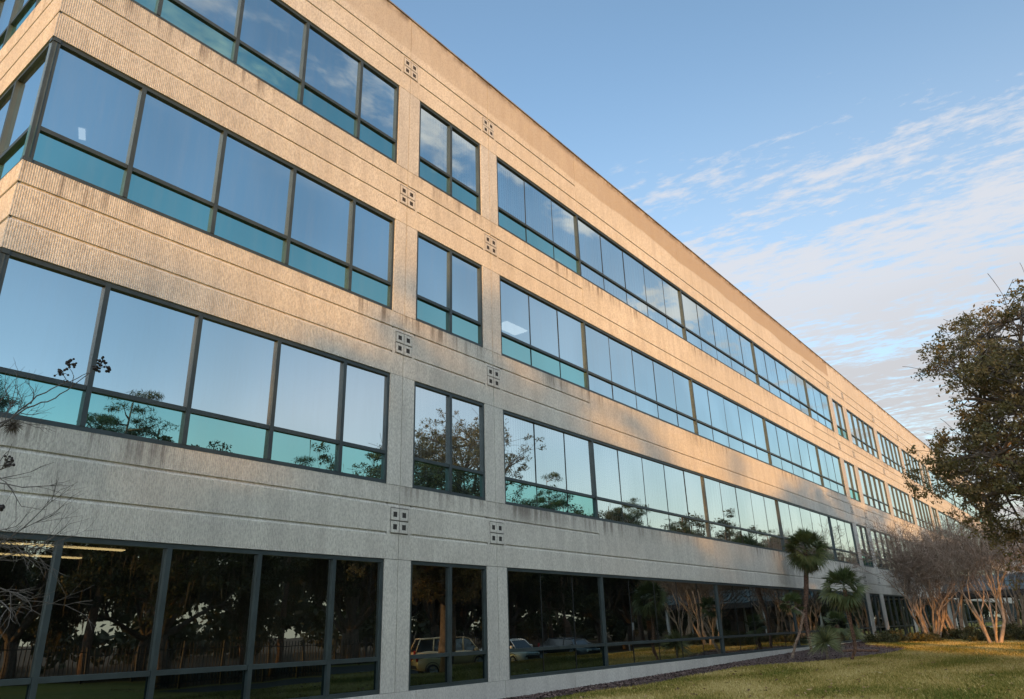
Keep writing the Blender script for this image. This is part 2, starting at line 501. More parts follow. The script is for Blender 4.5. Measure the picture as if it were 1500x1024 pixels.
# plinth in cast lengths
xx = X0-.0
while xx < BMAX-1:
    x1 = min(BMAX, xx+3.05)
    mb = MB(BO); strip(mb, xx+(G if xx > X0 else -.03), x1-G, -.3, SILL[1], [], False, lambda u, d, z: (u, D-.035+d*1.3, z)); mb.build('plinth', M['concrete'], bld); xx = x1
mb = MB(BO); strip(mb, D+.01, D+21, -.3, SILL[1], [], False, lambda u, d, z: (X0-.03+d*1.3, u, z)); mb.build('plinth', M['concrete'], bld)

# ------------------------------------------------------------------ ground
def smooth(a, b, x):
    t = np.clip((x-a)/(b-a), 0, 1); return t*t*(3-2*t)
def H(x, y):
    x = np.asarray(x, float); y = np.asarray(y, float)
    h = .40*smooth(12, 52, x)*smooth(-3, 3, y)
    h = h + .06*np.exp(-((x-13)**2)/60.)*0
    h = h - .50*smooth(-.2, -3.6, y)*smooth(12, 20, x)
    h = h - .15*smooth(-3, -14, y)*(1-smooth(12, 20, x))
    return h
def grid(name, xs, ys, zf, mat, holes=None):
    X, Y = np.meshgrid(xs, ys, indexing='ij'); Z = zf(X, Y)
    v = np.stack([X, Y, Z], -1).reshape(-1, 3); ny = len(ys)
    i, j = np.meshgrid(np.arange(len(xs)-1), np.arange(ny-1), indexing='ij'); a = (i*ny+j).ravel()
    f = np.stack([a, a+ny, a+ny+1, a+1], 1)
    return meshobj(name, np_mesh(name, v, f, mat, smooth=True))
def lawn_mat():
    m, nt, out = newmat('winter_lawn'); g = N(nt)
    p = g.n('ShaderNodeBsdfPrincipled'); g.link(p.outputs[0], out.inputs[0]); p.inputs['Roughness'].default_value = .95; p.inputs['Specular IOR Level'].default_value = .1
    pos = g.pos()
    a = g.noise(pos, .45, 4, .6); b = g.noise(pos, 14, 4, .7, sc=(1, 1, 1)); c_ = g.noise(pos, 90, 3, .7)
    c = g.mix(g.ss(a, .35, .65), (.32, .26, .08), (.23, .225, .055))
    c = g.mix(g.ss(b, .35, .7, 0, .6), c, (.36, .27, .085))
    c = g.mix(g.ss(c_, .45, .8, 0, .55), c, (.06, .065, .015))
    sy = g.n('ShaderNodeSeparateXYZ'); g.link(pos, sy.inputs[0])
    c = g.mix(g.ss(g.m('ADD', sy.outputs[1], g.m('MULTIPLY', a, 3.)), -14.5, -16., 0, 1), c, (.06, .045, .03))
    g.link(c, p.inputs['Base Color'])
    bp = g.n('ShaderNodeBump'); bp.inputs['Strength'].default_value = .9; bp.inputs['Distance'].default_value = .03
    g.link(g.m('ADD', b, c_), bp.inputs['Height']); g.link(bp.outputs[0], p.inputs['Normal'])
    return m
M['lawn'] = lawn_mat()
xs = np.unique(np.concatenate([np.linspace(-1500, -60, 20), np.linspace(-60, 140, 160), np.linspace(140, 1500, 20)]))
ys = np.unique(np.concatenate([np.linspace(-1500, -50, 20), np.linspace(-50, 40, 110), np.linspace(40, 1500, 20)]))
tag(grid('ground', xs, ys, H, M['lawn']), kind='structure')
asph = simple('asphalt', (.05, .05, .052), .85, 0, 30., .35, .3)
tag(grid('parking_lot', np.linspace(21, 120, 60), np.linspace(-15, -3.9, 12), lambda x, y: H(x, y)+.02, asph), kind='structure')
kb = MB()
for i in range(33):
    x0 = 20.8+i*3.0; kb.bbox(x0, x0+2.985, -3.9, -3.75, -.6, float(H(x0, -3.8))+.13, .02)
tag(kb.build('kerb', simple('kerb_concrete', (.36, .35, .33), .9, 0, 8., .15)), kind='structure')
pm = MB()
for i in range(14):
    x0 = 24+i*2.75; pm.box(x0, x0+.1, -9.2, -4.2, -.475, -.474)
tag(pm.build('parking_line', simple('road_paint', (.7, .7, .68), .7, 0, 12., .2)), kind='structure')

# mulch bed along the wall, widening round the palms
def bed_edge(x):      # y of the lawn side edge
    x = np.asarray(x, float)
    e = 11.55-.25*np.sin(x*.35)-.1*np.sin(x*1.3)
    e = e-3.4*np.exp(-((x-35.2)/6.6)**4)*(.72+.28*smooth(26, 38, x))
    return e
def bed_top(x): return np.where(np.asarray(x) > 42.2, D-.04, D-.04)
xb = np.linspace(4, 57, 260); tt = np.linspace(0, 1, 16)
X, T = np.meshgrid(xb, tt, indexing='ij'); E0 = bed_edge(X); Y = E0+(D-.04-E0)*T
Z = H(X, Y)+.012+.05*np.minimum(1, np.minimum(T*5, 1))
v = np.stack([X, Y, Z], -1).reshape(-1, 3); i, j = np.meshgrid(np.arange(len(xb)-1), np.arange(15), indexing='ij'); a = (i*16+j).ravel()
mul = simple('wood_mulch', (.072, .048, .042), .95, 0, 45., .6, .8)
tag(meshobj('mulch_bed', np_mesh('mulch_bed', v, np.stack([a, a+16, a+17, a+1], 1), mul, smooth=True)), kind='structure')

def attr_leaf(name, cols, rough=.6, trans=.3, spec=.3):
    m, nt, out = newmat(name); g = N(nt)
    at = g.n('ShaderNodeAttribute'); at.attribute_name = 'tone'
    rp = g.n('ShaderNodeValToRGB'); g.link(at.outputs['Fac'], rp.inputs[0])
    while len(rp.color_ramp.elements) < len(cols): rp.color_ramp.elements.new(.5)
    for i, (e, c) in enumerate(zip(rp.color_ramp.elements, cols)): e.position = i/(len(cols)-1); e.color = tuple(c)+(1,)
    p = g.n('ShaderNodeBsdfPrincipled'); g.link(rp.outputs[0], p.inputs['Base Color']); p.inputs['Roughness'].default_value = rough
    p.inputs['Specular IOR Level'].default_value = spec
    if trans:
        t = g.n('ShaderNodeBsdfTranslucent'); g.link(rp.outputs[0], t.inputs[0])
        mx = g.n('ShaderNodeMixShader'); mx.inputs[0].default_value = trans
        g.link(p.outputs[0], mx.inputs[1]); g.link(t.outputs[0], mx.inputs[2]); g.link(mx.outputs[0], out.inputs[0])
    else: g.link(p.outputs[0], out.inputs[0])
    return m
rng = np.random.default_rng(7)
def chips(n, X, Y, Z, size, asp, mat, name, lift=.01):
    c = np.stack([X, Y, Z+lift], 1)
    a = rng.uniform(0, 2*np.pi, n); tl = rng.uniform(-.5, .5, n); L = size*rng.uniform(.5, 1.3, n); W = L*asp
    u = np.stack([np.cos(a)*L, np.sin(a)*L, np.sin(tl)*L], 1); w = np.stack([-np.sin(a)*W, np.cos(a)*W, rng.uniform(-.6, .6, n)*W], 1)
    v = np.stack([c-u-w, c+u-w, c+u+w, c-u+w], 1).reshape(-1, 3); f = np.arange(4*n).reshape(-1, 4)
    return meshobj(name, np_mesh(name, v, f, mat, attr=rng.uniform(0, 1, n)))
n = 16000; X = rng.uniform(10, 56, n); T = rng.uniform(0, 1, n)**1.0
E0 = bed_edge(X)-.06; Y = E0+(D-.05-E0)*T; Z = H(X, Y)+.06
tag(chips(n, X, Y, Z, .035, .4, attr_leaf('mulch_chip_tones', [(.03,.02,.018), (.10,.065,.06), (.17,.12,.10)], .9, 0), 'mulch_chips'), kind='stuff')

# grass blades, dense where the lawn is near the picture
def grass(n, name, hs):
    X = rng.uniform(0, 1, n)**1.35*48+13; Y = rng.uniform(-2.5, 12, n)
    ok = (Y < bed_edge(X)-.02+rng.normal(0, .05, n)) & (Y > -3+0*X); X, Y = X[ok], Y[ok]; n = len(X)
    Z = H(X, Y); h = hs*rng.uniform(.5, 1.4, n)*(1+(X-13)*.02); w = .006+.00055*X
    a = rng.uniform(0, 2*np.pi, n); lean = rng.uniform(.2, 1.1, n)*h
    la = rng.uniform(0, 2*np.pi, n)
    b = np.stack([X, Y, Z], 1); wv = np.stack([np.cos(a)*w, np.sin(a)*w, 0*w], 1)
    tip = b+np.stack([np.cos(la)*lean, np.sin(la)*lean, h], 1)
    v = np.stack([b-wv, b+wv, tip], 1).reshape(-1, 3)
    pn = np.array([mnoise.noise(Vector((x*.28, y*.5, 0))) for x, y in zip(X, Y)])
    tone = np.clip(.62+pn*.8+rng.normal(0, .2, n), 0, 1)
    m = attr_leaf('grass_blades', [(.09,.115,.02), (.19,.18,.04), (.36,.28,.085), (.52,.42,.18)], .8, .25, .15)
    return meshobj(name, np_mesh(name, v, np.arange(3*n).reshape(-1, 3), m, k=3, attr=tone))
tag(grass(260000, 'lawn_grass', .046), 'short winter grass, half green half straw coloured, on the lawn', 'grass', kind='stuff')

n = 1300; X = rng.uniform(13, 60, n); Y = rng.uniform(-2, 11, n); ok = Y < bed_edge(X)+.3; X, Y = X[ok], Y[ok]
tag(chips(len(X), X, Y, H(X, Y)+.03, .045, .55, attr_leaf('fallen_leaf_tones', [(.06,.035,.02), (.2,.11,.05), (.38,.26,.14)], .8, .2), 'fallen_leaves'), 'scattered brown fallen leaves on the lawn', 'fallen leaves', kind='stuff')
# ------------------------------------------------------------------ trees
M['bark'] = simple('grey_oak_bark', (.10, .08, .062), .95, 0, 6., .4, .8)
M['pinebark'] = simple('pine_bark', (.13, .085, .06), .95, 0, 7., .4, .8)
M['oakleaf'] = attr_leaf('live_oak_leaves', [(.012,.019,.007), (.026,.036,.011), (.05,.056,.018), (.10,.078,.028)], .55, .28)
M['oakleaf_near'] = attr_leaf('live_oak_leaves_olive', [(.04,.045,.018), (.095,.088,.032), (.20,.15,.06), (.34,.22,.10)], .55, .3)
M['needle'] = attr_leaf('pine_needles', [(.018,.035,.012), (.04,.065,.02), (.075,.095,.03)], .6, .2)
M['moss'] = attr_leaf('spanish_moss', [(.085,.075,.05), (.13,.11,.075)], .9, .4, .05)
M['shrub'] = attr_leaf('shrub_leaves', [(.035,.04,.016), (.075,.075,.028), (.15,.12,.05)], .6, .2)

def branch(mb, rnd, p, d, L, r, lvl, spec, tips):
    """spec: list per level of (n_children, len_ratio, spread, up)"""
    nseg = 5 if lvl < 2 else 3
    pts = [p.copy()]; rad = [r]; q = p.copy(); dd = d.copy()
    for i in range(nseg):
        up = spec[lvl][3]
        dd = (dd+Vector((rnd.gauss(0, .13), rnd.gauss(0, .13), rnd.gauss(0, .10)+up)) ).normalized()
        q = q+dd*(L/nseg); pts.append(q.copy()); rad.append(max(spec_min(spec), r*(1-.62*(i+1)/nseg)))
    mb.tube(pts, rad, 8 if lvl == 0 else (5 if lvl == 1 else 3), cap=False)
    if lvl == len(spec)-1:
        tips.append((pts[-1], dd)); 
        return
    nc, lr, sp, _ = spec[lvl]
    for k in range(nc):
        t = (1.0 if k == 0 else rnd.uniform(spec_start(spec, lvl), 1.0)); idx = min(nseg-1, int(t*nseg-1e-6)); f = t*nseg-idx
        bp = pts[idx].lerp(pts[idx+1], f); br = rad[idx]*(1-f)+rad[idx+1]*f
        ax = Vector((rnd.gauss(0, 1), rnd.gauss(0, 1), rnd.gauss(0, .55))); ax = (ax-dd*ax.dot(dd)).normalized()
        nd = (dd*math.cos(sp*(.35 if k == 0 else 1))+ax*math.sin(sp*(.35 if k == 0 else rnd.uniform(.7, 1.15)))).normalized()
        branch(mb, rnd, bp, nd, L*lr*rnd.uniform(.75, 1.2), br*.75, lvl+1, spec, tips)
def spec_min(spec): return .008
def spec_start(spec, lvl): return .45 if lvl == 0 else .3

def leaf_cloud(centres, radii, per, size, flat=.6, jitter=1., tone_z=None, seed=0, asp=.6, hollow=True):
    r = np.random.default_rng(seed); C = np.repeat(centres, per, axis=0); RR = np.repeat(radii, per)
    n = len(C); d = r.normal(0, 1, (n, 3)); d /= np.linalg.norm(d, axis=1)[:, None]
    rad = (r.uniform(0, 1, n)**(.5 if hollow else .7))[:, None]*RR[:, None]
    P = C+d*rad*np.array([1, 1, flat])
    s = size*r.uniform(.6, 1.4, n)
    u = r.normal(0, 1, (n, 3)); u /= np.linalg.norm(u, axis=1)[:, None]
    w = r.normal(0, 1, (n, 3)); w -= u*(u*w).sum(1)[:, None]; w /= np.linalg.norm(w, axis=1)[:, None]
    u *= s[:, None]; w *= (s*asp)[:, None]
    v = np.stack([P-u, P+w*.9, P+u, P-w*.9], 1).reshape(-1, 3)
    ct = np.repeat(r.uniform(0, 1, len(centres)), per)
    tone = np.clip(.15+.45*ct+.3*r.uniform(0, 1, n), 0, 1)
    return v, np.arange(4*n).reshape(-1, 4), tone

def make_oak(seed, Ht, Rr, leaf=.14, per=70, moss=True, mat=None, nlimb=6, crown=None, dead=.0):
    rnd = random.Random(seed); mb = MB(); tips = []
    tr = Ht*.028+.08
    th = Ht*.2
    base = [Vector((0, 0, -.3)), Vector((rnd.uniform(-.1,.1), rnd.uniform(-.1,.1), th*.5)), Vector((rnd.uniform(-.3,.3), rnd.uniform(-.3,.3), th))]
    mb.tube(base, [tr*1.35, tr, tr*.9], 10)
    for k in range(nlimb):
        a = 2*math.pi*k/nlimb+rnd.uniform(-.4, .4); el = rnd.uniform(.45, 1.25) if k else 1.4
        d = Vector((math.cos(a)*math.cos(el), math.sin(a)*math.cos(el), math.sin(el)))
        L = (Rr*math.cos(el)**2+(Ht-th)*math.sin(el)**2)*.62
        branch(mb, rnd, base[-1]-Vector((0,0,.1)), d, L, tr*.55, 0, [(5, .62, .75, .03), (4, .6, .8, .05), (4, .55, .8, .02), (0, 0, 0, 0)], tips)
    t = np.array([tuple(p) for p, _ in tips])
    # keep the crown inside an uneven dome
    r = np.random.default_rng(seed)
    cen = t+r.normal(0, .25, t.shape)
    v, f, tone = leaf_cloud(cen, r.uniform(.55, 1.15, len(cen))*Rr*.13, per, leaf, .55, seed=seed)
    root_children = []
    me_t = mb.mesh('trunk', M['bark'], True); me_c = np_mesh('crown', v, f, mat or M['oakleaf'], attr=tone)
    me_m = None
    if moss:
        n = 900; idx = r.integers(0, len(t), n); P = cen[idx]+r.normal(0, .6, (n, 3)); L = r.uniform(.5, 1.8, n)
        w = r.uniform(.03, .09, n); a = r.uniform(0, np.pi, n); wv = np.stack([np.cos(a)*w, np.sin(a)*w, 0*w], 1)
        dn = np.stack([r.normal(0, .08, n), r.normal(0, .08, n), -L], 1)
        vv = np.stack([P-wv, P+wv, P+dn+wv*.2, P+dn-wv*.2], 1).reshape(-1, 3)
        me_m = np_mesh('hanging_moss', vv, np.arange(4*n).reshape(-1, 4), M['moss'], attr=r.uniform(0, 1, n))
    return me_t, me_c, me_m

def make_pine(seed, Ht):
    rnd = random.Random(seed); mb = MB(); pts = []; x = y = 0.
    for k in range(9):
        pts.append(Vector((x, y, -.3+Ht*k/8))); x += rnd.gauss(0, .12); y += rnd.gauss(0, .12)
    mb.tube(pts, [.27*(1-.85*k/8) for k in range(9)], 8)
    cen = []; rr = []
    for k in range(20):
        z = Ht*rnd.uniform(.55, 1.); i = min(7, int(z/Ht*8)); p = pts[i].lerp(pts[i+1], z/Ht*8-i)
        a = rnd.uniform(0, 6.283); L = (1.25-z/Ht)*Ht*.27*rnd.uniform(.6, 1.2)+.4
        e = p+Vector((math.cos(a)*L, math.sin(a)*L, L*.28)); mid = p.lerp(e, .5)+Vector((0, 0, -.15))
        mb.tube([p, mid, e], [.07, .045, .015], 4)
        for q in range(5):
            c = p.lerp(e, rnd.uniform(.45, 1.08))+Vector((rnd.gauss(0, .5), rnd.gauss(0, .5), rnd.gauss(.1, .2))); cen.append(tuple(c)); rr.append(rnd.uniform(.5, .95))
    v, f, tone = leaf_cloud(np.array(cen), np.array(rr), 130, .17, .45, seed=seed, asp=.12, hollow=False)
    return mb.mesh('trunk', M['pinebark'], True), np_mesh('crown', v, f, M['needle'], attr=tone), None

protos = {'oakA': make_oak(11, 14.6, 8, leaf=.105, per=150), 'oakB': make_oak(23, 13.2, 7.5, leaf=.105, per=150), 'oakC': make_oak(31, 15.6, 8.5, leaf=.105, per=140),
          'pineA': make_pine(5, 18), 'pineB': make_pine(8, 16.5)}
def place_tree(kind, x, y, s, rz, name, label, cat, group=None, sz=None):
    z = float(H(x, y)); r = empty(name, (x, y, z), rz); r.scale = (s, s, sz or s)
    t, c, m = protos[kind]
    meshobj('trunk', t, r); meshobj('crown', c, r)
    if m: meshobj('hanging_moss', m, r)
    tag(r, label, cat, group); return r

# belt of trees behind the lot and the fence (they stand reflected in the glass)
rt = random.Random(77); x = -92; k = 0
seq = ['oakA', 'oakB', 'pineA', 'oakC', 'oakB', 'pineB', 'oakA', 'oakC']
while x < 185:
    for row in (0, 1):
        xx = x+row*4.2+rt.uniform(-1, 1); yy = (-21.5 if row == 0 else -31)+rt.uniform(-1.6, 1.6)
        kd = seq[(k*3+row*5) % 8]; k += 1
        off_ = xx-(8.5+(yy+21.5)*1.42)
        if not kd.startswith('pine') and -19 < off_ < 12.3: continue
        if kd.startswith('pine') and -9 < off_ < 4: continue
        s = rt.uniform(.84, 1.04) if not 15 < xx < 95 else rt.uniform(.76, .92)
        if kd.startswith('pine'): place_tree(kd, xx, yy, s, rt.uniform(0, 6.28), 'pine_tree', 'tall pine with tufted crown added in the tree belt gap to shade the facade', 'pine tree', 'pines mirrored in the glass')
        else: place_tree(kd, xx, yy, s, rt.uniform(0, 6.28), 'live_oak', 'broad dark live oak with hanging moss in the tree belt mirrored in the glass', 'oak tree', 'live oaks mirrored in the glass')
    x += 8.3
for i, (px_, py_) in enumerate(((1.5, -23.5), (7.5, -22.3), (13., -22.5), (-6., -31), (1., -32.), (-10., -23.2), (-5., -21.9))):  # pines added in the belt gap: crowns shade the facade, sun passes below
    place_tree('pineA' if i % 2 else 'pineB', px_, py_, 1.0, i*1.3, 'pine_tree', 'tall pine with tufted crown added in the tree belt gap to shade the facade', 'pine tree', 'pines mirrored in the glass')
for (px_, py_, kd_, l_) in ((21.7, -25.3, 'pineA', 'tall pine mirrored alone in the teal strip at the left'), (66.6, -22.3, 'pineA', 'tall pine mirrored at the start of the long glass band'), (80, -20.4, 'pineB', 'flat topped pine mirrored in the second division of the long band')):
    place_tree(kd_, px_, py_, 1.0, px_, 'pine_tree', l_, 'pine tree')
# far wood, one mass
r_ = np.random.default_rng(3); n = 1500; cx = r_.uniform(-160, 260, n); cy = r_.uniform(-66, -44, n); ch = r_.uniform(.5, 9., n)
ch = np.where((cx < 5) & (cx > -95), ch*.38, ch)
v, f, tone = leaf_cloud(np.stack([cx, cy, ch], 1), r_.uniform(1.4, 2.4, n), 60, .5, .8, seed=3)
tag(meshobj('far_wood', np_mesh('far_wood', v, f, M['oakleaf'], attr=tone)), 'low dark undergrowth behind the tree belt', 'undergrowth', kind='stuff')
n = 420; cx = r_.uniform(150, 230, n); cy = r_.uniform(-70, 60, n); ch = r_.uniform(.5, 7.5, n)
v, f, tone = leaf_cloud(np.stack([cx, cy, ch], 1), r_.uniform(1.8, 3.2, n), 60, .6, .8, seed=4)
tag(meshobj('far_wood', np_mesh('far_wood', v, f, M['oakleaf'], attr=tone)), 'distant dark trees beyond the end of the building', 'far trees', kind='stuff')

# big live oak at the right edge
def near_oak():
    rnd = random.Random(5); mb = MB(); tips = []
    B = Vector((28.6, -1.9, float(H(28.6, -1.9))))
    ro = empty('live_oak', B); tag(ro, 'large olive green live oak spreading over the right edge of the picture', 'oak tree')
    K_ = .668
    def pt(az, el, dist):
        dist *= K_; return Vector((math.sin(R(az))*dist, math.cos(R(az))*dist, 1.6+math.tan(R(el))*dist))-B
    mb.tube([Vector((0, 0, -.3)), Vector((.1, .1, 1.5)), Vector((-.1, .3, 3.2))], [.46, .34, .30], 12)
    fork = Vector((-.1, .3, 3.1))
    # limbs (azimuth, elevation, distance) towards the crown masses
    limbs = [[(93, 7, 41), (90.5, 11, 40), (86.5, 13.2, 39), (84.8, 13.6, 38.5)],
             [(93, 8, 42), (91, 14, 42), (89, 18.5, 41.5), (87.8, 17.6, 41)],
             [(92.5, 6, 41), (89, 8.2, 40), (85.5, 9.2, 39.5), (82.8, 8.8, 39)],
             [(94, 8, 44), (93, 14, 46), (92, 17.5, 46)],
             [(95, 7, 41), (98, 11, 40), (102, 14, 39)],
             [(95, 8, 46), (98, 13, 50), (99, 18, 50)],
             [(92.5, 5.5, 44), (88.5, 7.2, 46), (83.6, 7.8, 47)],
             [(92, 8, 39), (89, 12, 37), (86.5, 15.8, 36.5), (85.6, 15.6, 36)],
             [(96, 9, 40), (97, 15, 40), (96, 17.5, 40)],
             [(92, 6.5, 38), (87.5, 8.5, 37), (85.5, 9.8, 37), (84.0, 9.9, 37.5)],
             [(93, 6, 40), (88, 7.2, 41), (85.3, 7.4, 42), (83.2, 6.9, 43)],
             [(92, 9, 43), (88, 12.5, 43), (85.2, 14.8, 43), (84.9, 15.0, 43)],
             [(93, 8, 37), (90, 12, 36), (88.5, 16.5, 36)]]
    sil = [(5, 84), (6, 82.6), (7, 81.4), (9, 80.9), (10.5, 81.6), (12, 83.2), (13.2, 85.2), (14.5, 84.2), (16, 82.9), (17.3, 83.0), (18.2, 84.2), (19.2, 86.6), (20, 89.8), (21.5, 93), (23, 99)]
    def inside(p, m=0.):
        w_ = p+B; e = math.degrees(math.atan2(w_.z-1.6, math.hypot(w_.x, w_.y))); a = math.degrees(math.atan2(w_.x, w_.y))
        return a > -.6+np.interp(e, [q[0] for q in sil], [q[1] for q in sil])+m+2.4*mnoise.noise(Vector(w_)*.55)+.5
    def leafy(a, d, L):
        sub = MB(); tt_ = []
        branch(sub, rnd, a, d, L, .045, 0, [(4, .62, .7, .02), (3, .6, .75, .0), (0, 0, 0, -.02)], tt_)
        if sum(inside(p) for p, _ in tt_) < len(tt_)*.8: return
        if mnoise.noise((tt_[0][0]+B)*.6+Vector((7, 3, 1))) > .16: return
        mb.add(sub.v, sub.f); tips.extend([q for q in tt_ if inside(q[0], -.5)])
    for lb in limbs:
        pts = [fork]+[pt(*q) for q in lb]; n = len(pts)
        rad = [.19*(1-.8*i/(n-1)) for i in range(n)]
        mb.tube(pts, rad, 7)
        for i in range(1, n):
            m_ = 16 if i < n-1 else 20
            for k in range(m_):
                a = pts[i-1].lerp(pts[i], rnd.uniform(.25, 1.))
                d = (pts[i]-pts[i-1]).normalized()*.5+Vector((rnd.gauss(0, .6), rnd.gauss(0, .6), rnd.gauss(.05, .38)))
                leafy(a, d.normalized(), rnd.uniform(.8, 1.9))
    t = np.array([tuple(p) for p, _ in tips]); r = np.random.default_rng(6)
    W = t+np.array(B)
    keep = np.array([mnoise.noise(Vector(q)*.6+Vector((7, 3, 1))) < .09 for q in W])
    t = t[keep]
    v, f, tone = leaf_cloud(t, r.uniform(.16, .42, len(t)), 40, .05, .7, seed=9, asp=.55, hollow=False)
    mb.build('trunk', M['bark'], ro, True)
    meshobj('crown', np_mesh('crown', v, f, M['oakleaf_near'], attr=tone), ro)
    print('near oak tips', len(t))
near_oak()

# crape myrtles: bare vase-shaped multi-stem trees
M['myrtle'] = simple('crape_myrtle_bark', (.37, .275, .20), .75, 0, 5., .25, .3)
M['twig'] = simple('crape_myrtle_twigs', (.20, .15, .115), .9, 0, 3., .2)
def myrtle(name, x, y, Ht, spread, nst, seed, label, cl=None, tw=3):
    rnd = random.Random(seed); stems = MB(); twigs = MB()
    ro = empty(name, (x, y, float(H(x, y)))); tag(ro, label, 'crape myrtle', 'bare crape myrtles by the wall')
    def grow(p, d, L, r, lvl):
        mb = stems if lvl < 2 else twigs
        ns = 4 if lvl < 2 else 2; pts = [p.copy()]; rad = [r]; q = p.copy(); dd = d.copy()
        for i in range(ns):
            dd = (dd+Vector((rnd.gauss(0, .10), rnd.gauss(0, .10), .05 if lvl < 3 else .0))).normalized(); q = q+dd*(L/ns)
            if cl and q.y+y > cl: q.y = cl-y-rnd.uniform(0, .3)
            pts.append(q.copy()); rad.append(max(.0075, r*(1-.45*(i+1)/ns)))
        mb.tube(pts, rad, 6 if lvl < 2 else 3, cap=False)
        if lvl >= 6: return
        nc = (3, 3, 3, 3, 3, 2)[lvl]
        for k in range(nc):
            i = ns if k == 0 else rnd.randint(max(1, ns//2), ns)
            sp = rnd.uniform(.22, .5) if lvl < 3 else rnd.uniform(.3, .8)
            ax = Vector((rnd.gauss(0, 1), rnd.gauss(0, 1), rnd.gauss(0, .4))); ax = (ax-dd*ax.dot(dd)).normalized()
            grow(pts[i], (dd*math.cos(sp)+ax*math.sin(sp)).normalized(), L*rnd.uniform(.60, .80), rad[i]*.68, lvl+1)
    for k in range(nst):
        a = 2*math.pi*k/nst+rnd.uniform(-.3, .3); t = rnd.uniform(.10, .34)*spread
        d = Vector((math.cos(a)*t, math.sin(a)*t, 1)).normalized()
        b = Vector((math.cos(a)*.28*rnd.uniform(.4, 1.3), math.sin(a)*.28*rnd.uniform(.4, 1.3), -.1))
        grow(b, d, Ht*.30*rnd.uniform(.85, 1.1), rnd.uniform(.06, .105), 0)
    stems.build('trunk', M['myrtle'], ro, True); twigs.build('twigs', M['twig'], ro)
    return ro
myrtle('crape_myrtle', 50.0, 9.0, 7.6, .98, 9, 1, 'bare crape myrtle nearest the wall, many orange stems in a dense clump', cl=12.0)
myrtle('crape_myrtle', 50.8, 7.9, 7.4, 1.15, 7, 2, 'bare crape myrtle just right of the dense stem clump', cl=12.0)
myrtle('crape_myrtle', 43.6, 5.25, 7.4, 1.15, 5, 3, 'bare crape myrtle with two thick orange trunks')
myrtle('crape_myrtle', 58.5, 10.4, 7.5, 1.1, 6, 4, 'bare crape myrtle farthest back, close to the entrance canopy', cl=12.0)
myrtle('crape_myrtle', 47.5, 1.9, 7.6, 1.3, 8, 5, 'bare crape myrtle half cut off by the right edge of the picture')

myrtle('crape_myrtle', 54.5, 5.2, 8.0, 1.2, 8, 6, 'bare crape myrtle behind the twin trunk one, in front of the canopy roof')
myrtle('crape_myrtle', 53.0, 1.5, 7.6, 1.2, 8, 7, 'bare crape myrtle farthest right in the row before the canopy')
# low shrubs
def shrub(x, y, r, h, seed, label, name='shrub', mat='shrub', per=55, leaf=.05):
    ro = empty(name, (x, y, float(H(x, y)))); tag(ro, label, 'shrub', 'low shrubs under the crape myrtles')
    rr = np.random.default_rng(seed); n = 46
    c = np.stack([rr.uniform(-r, r, n), rr.uniform(-r, r, n), rr.uniform(.1, h, n)], 1)
    c[:, 2] *= np.clip(1.15-(np.hypot(c[:, 0], c[:, 1])/r)**2*.6, .2, 1)
    v, f, tone = leaf_cloud(c, rr.uniform(.12, .26, n), per, leaf, .8, seed=seed)
    meshobj('foliage', np_mesh('foliage', v, f, M[mat], attr=tone), ro)
    mb = MB()
    for q in c[:14]: mb.tube([(q[0]*.15, q[1]*.15, -.05), (q[0]*.6, q[1]*.6, q[2]*.6), tuple(q)], [.012, .009, .004], 4)
    mb.build('stems', M['bark'], ro)
SH = [(46.2, 10.7, .9, .55), (48.3, 10.6, .8, .6), (46.5, 8.9, .8, .5), (52.5, 8.9, .9, .65), (49.2, 7.4, .8, .6), (47.5, 6.3, .8, .75), (45.8, 5.9, .6, .5),
      (46.2, 4.6, .9, .8), (45.3, 3.3, .9, .7), (48.0, 5.0, .9, .8), (44.6, 2.2, .8, .6), (49.5, 3.6, 1., .9)]
SL = ['dark green shrub hard against the end of the plinth', 'low shrub between the wall and the clump of orange stems', 'small shrub in front of the clumped orange stems',
      'leafy shrub behind the middle crape myrtle', 'shrub just right of the clumped orange stems', 'rounded green shrub halfway between the two groups of stems', 'small shrub left of the twin orange trunks',
      'shrub directly behind the twin orange trunks', 'shrub just right of the twin orange trunks', 'taller shrub behind the pair of trunks', 'low shrub at the right edge of the picture', 'bushy shrub far back at the right edge']
for i, ((x, y, r, h), l) in enumerate(zip(SH, SL)): shrub(x, y, r, h, 40+i, l)

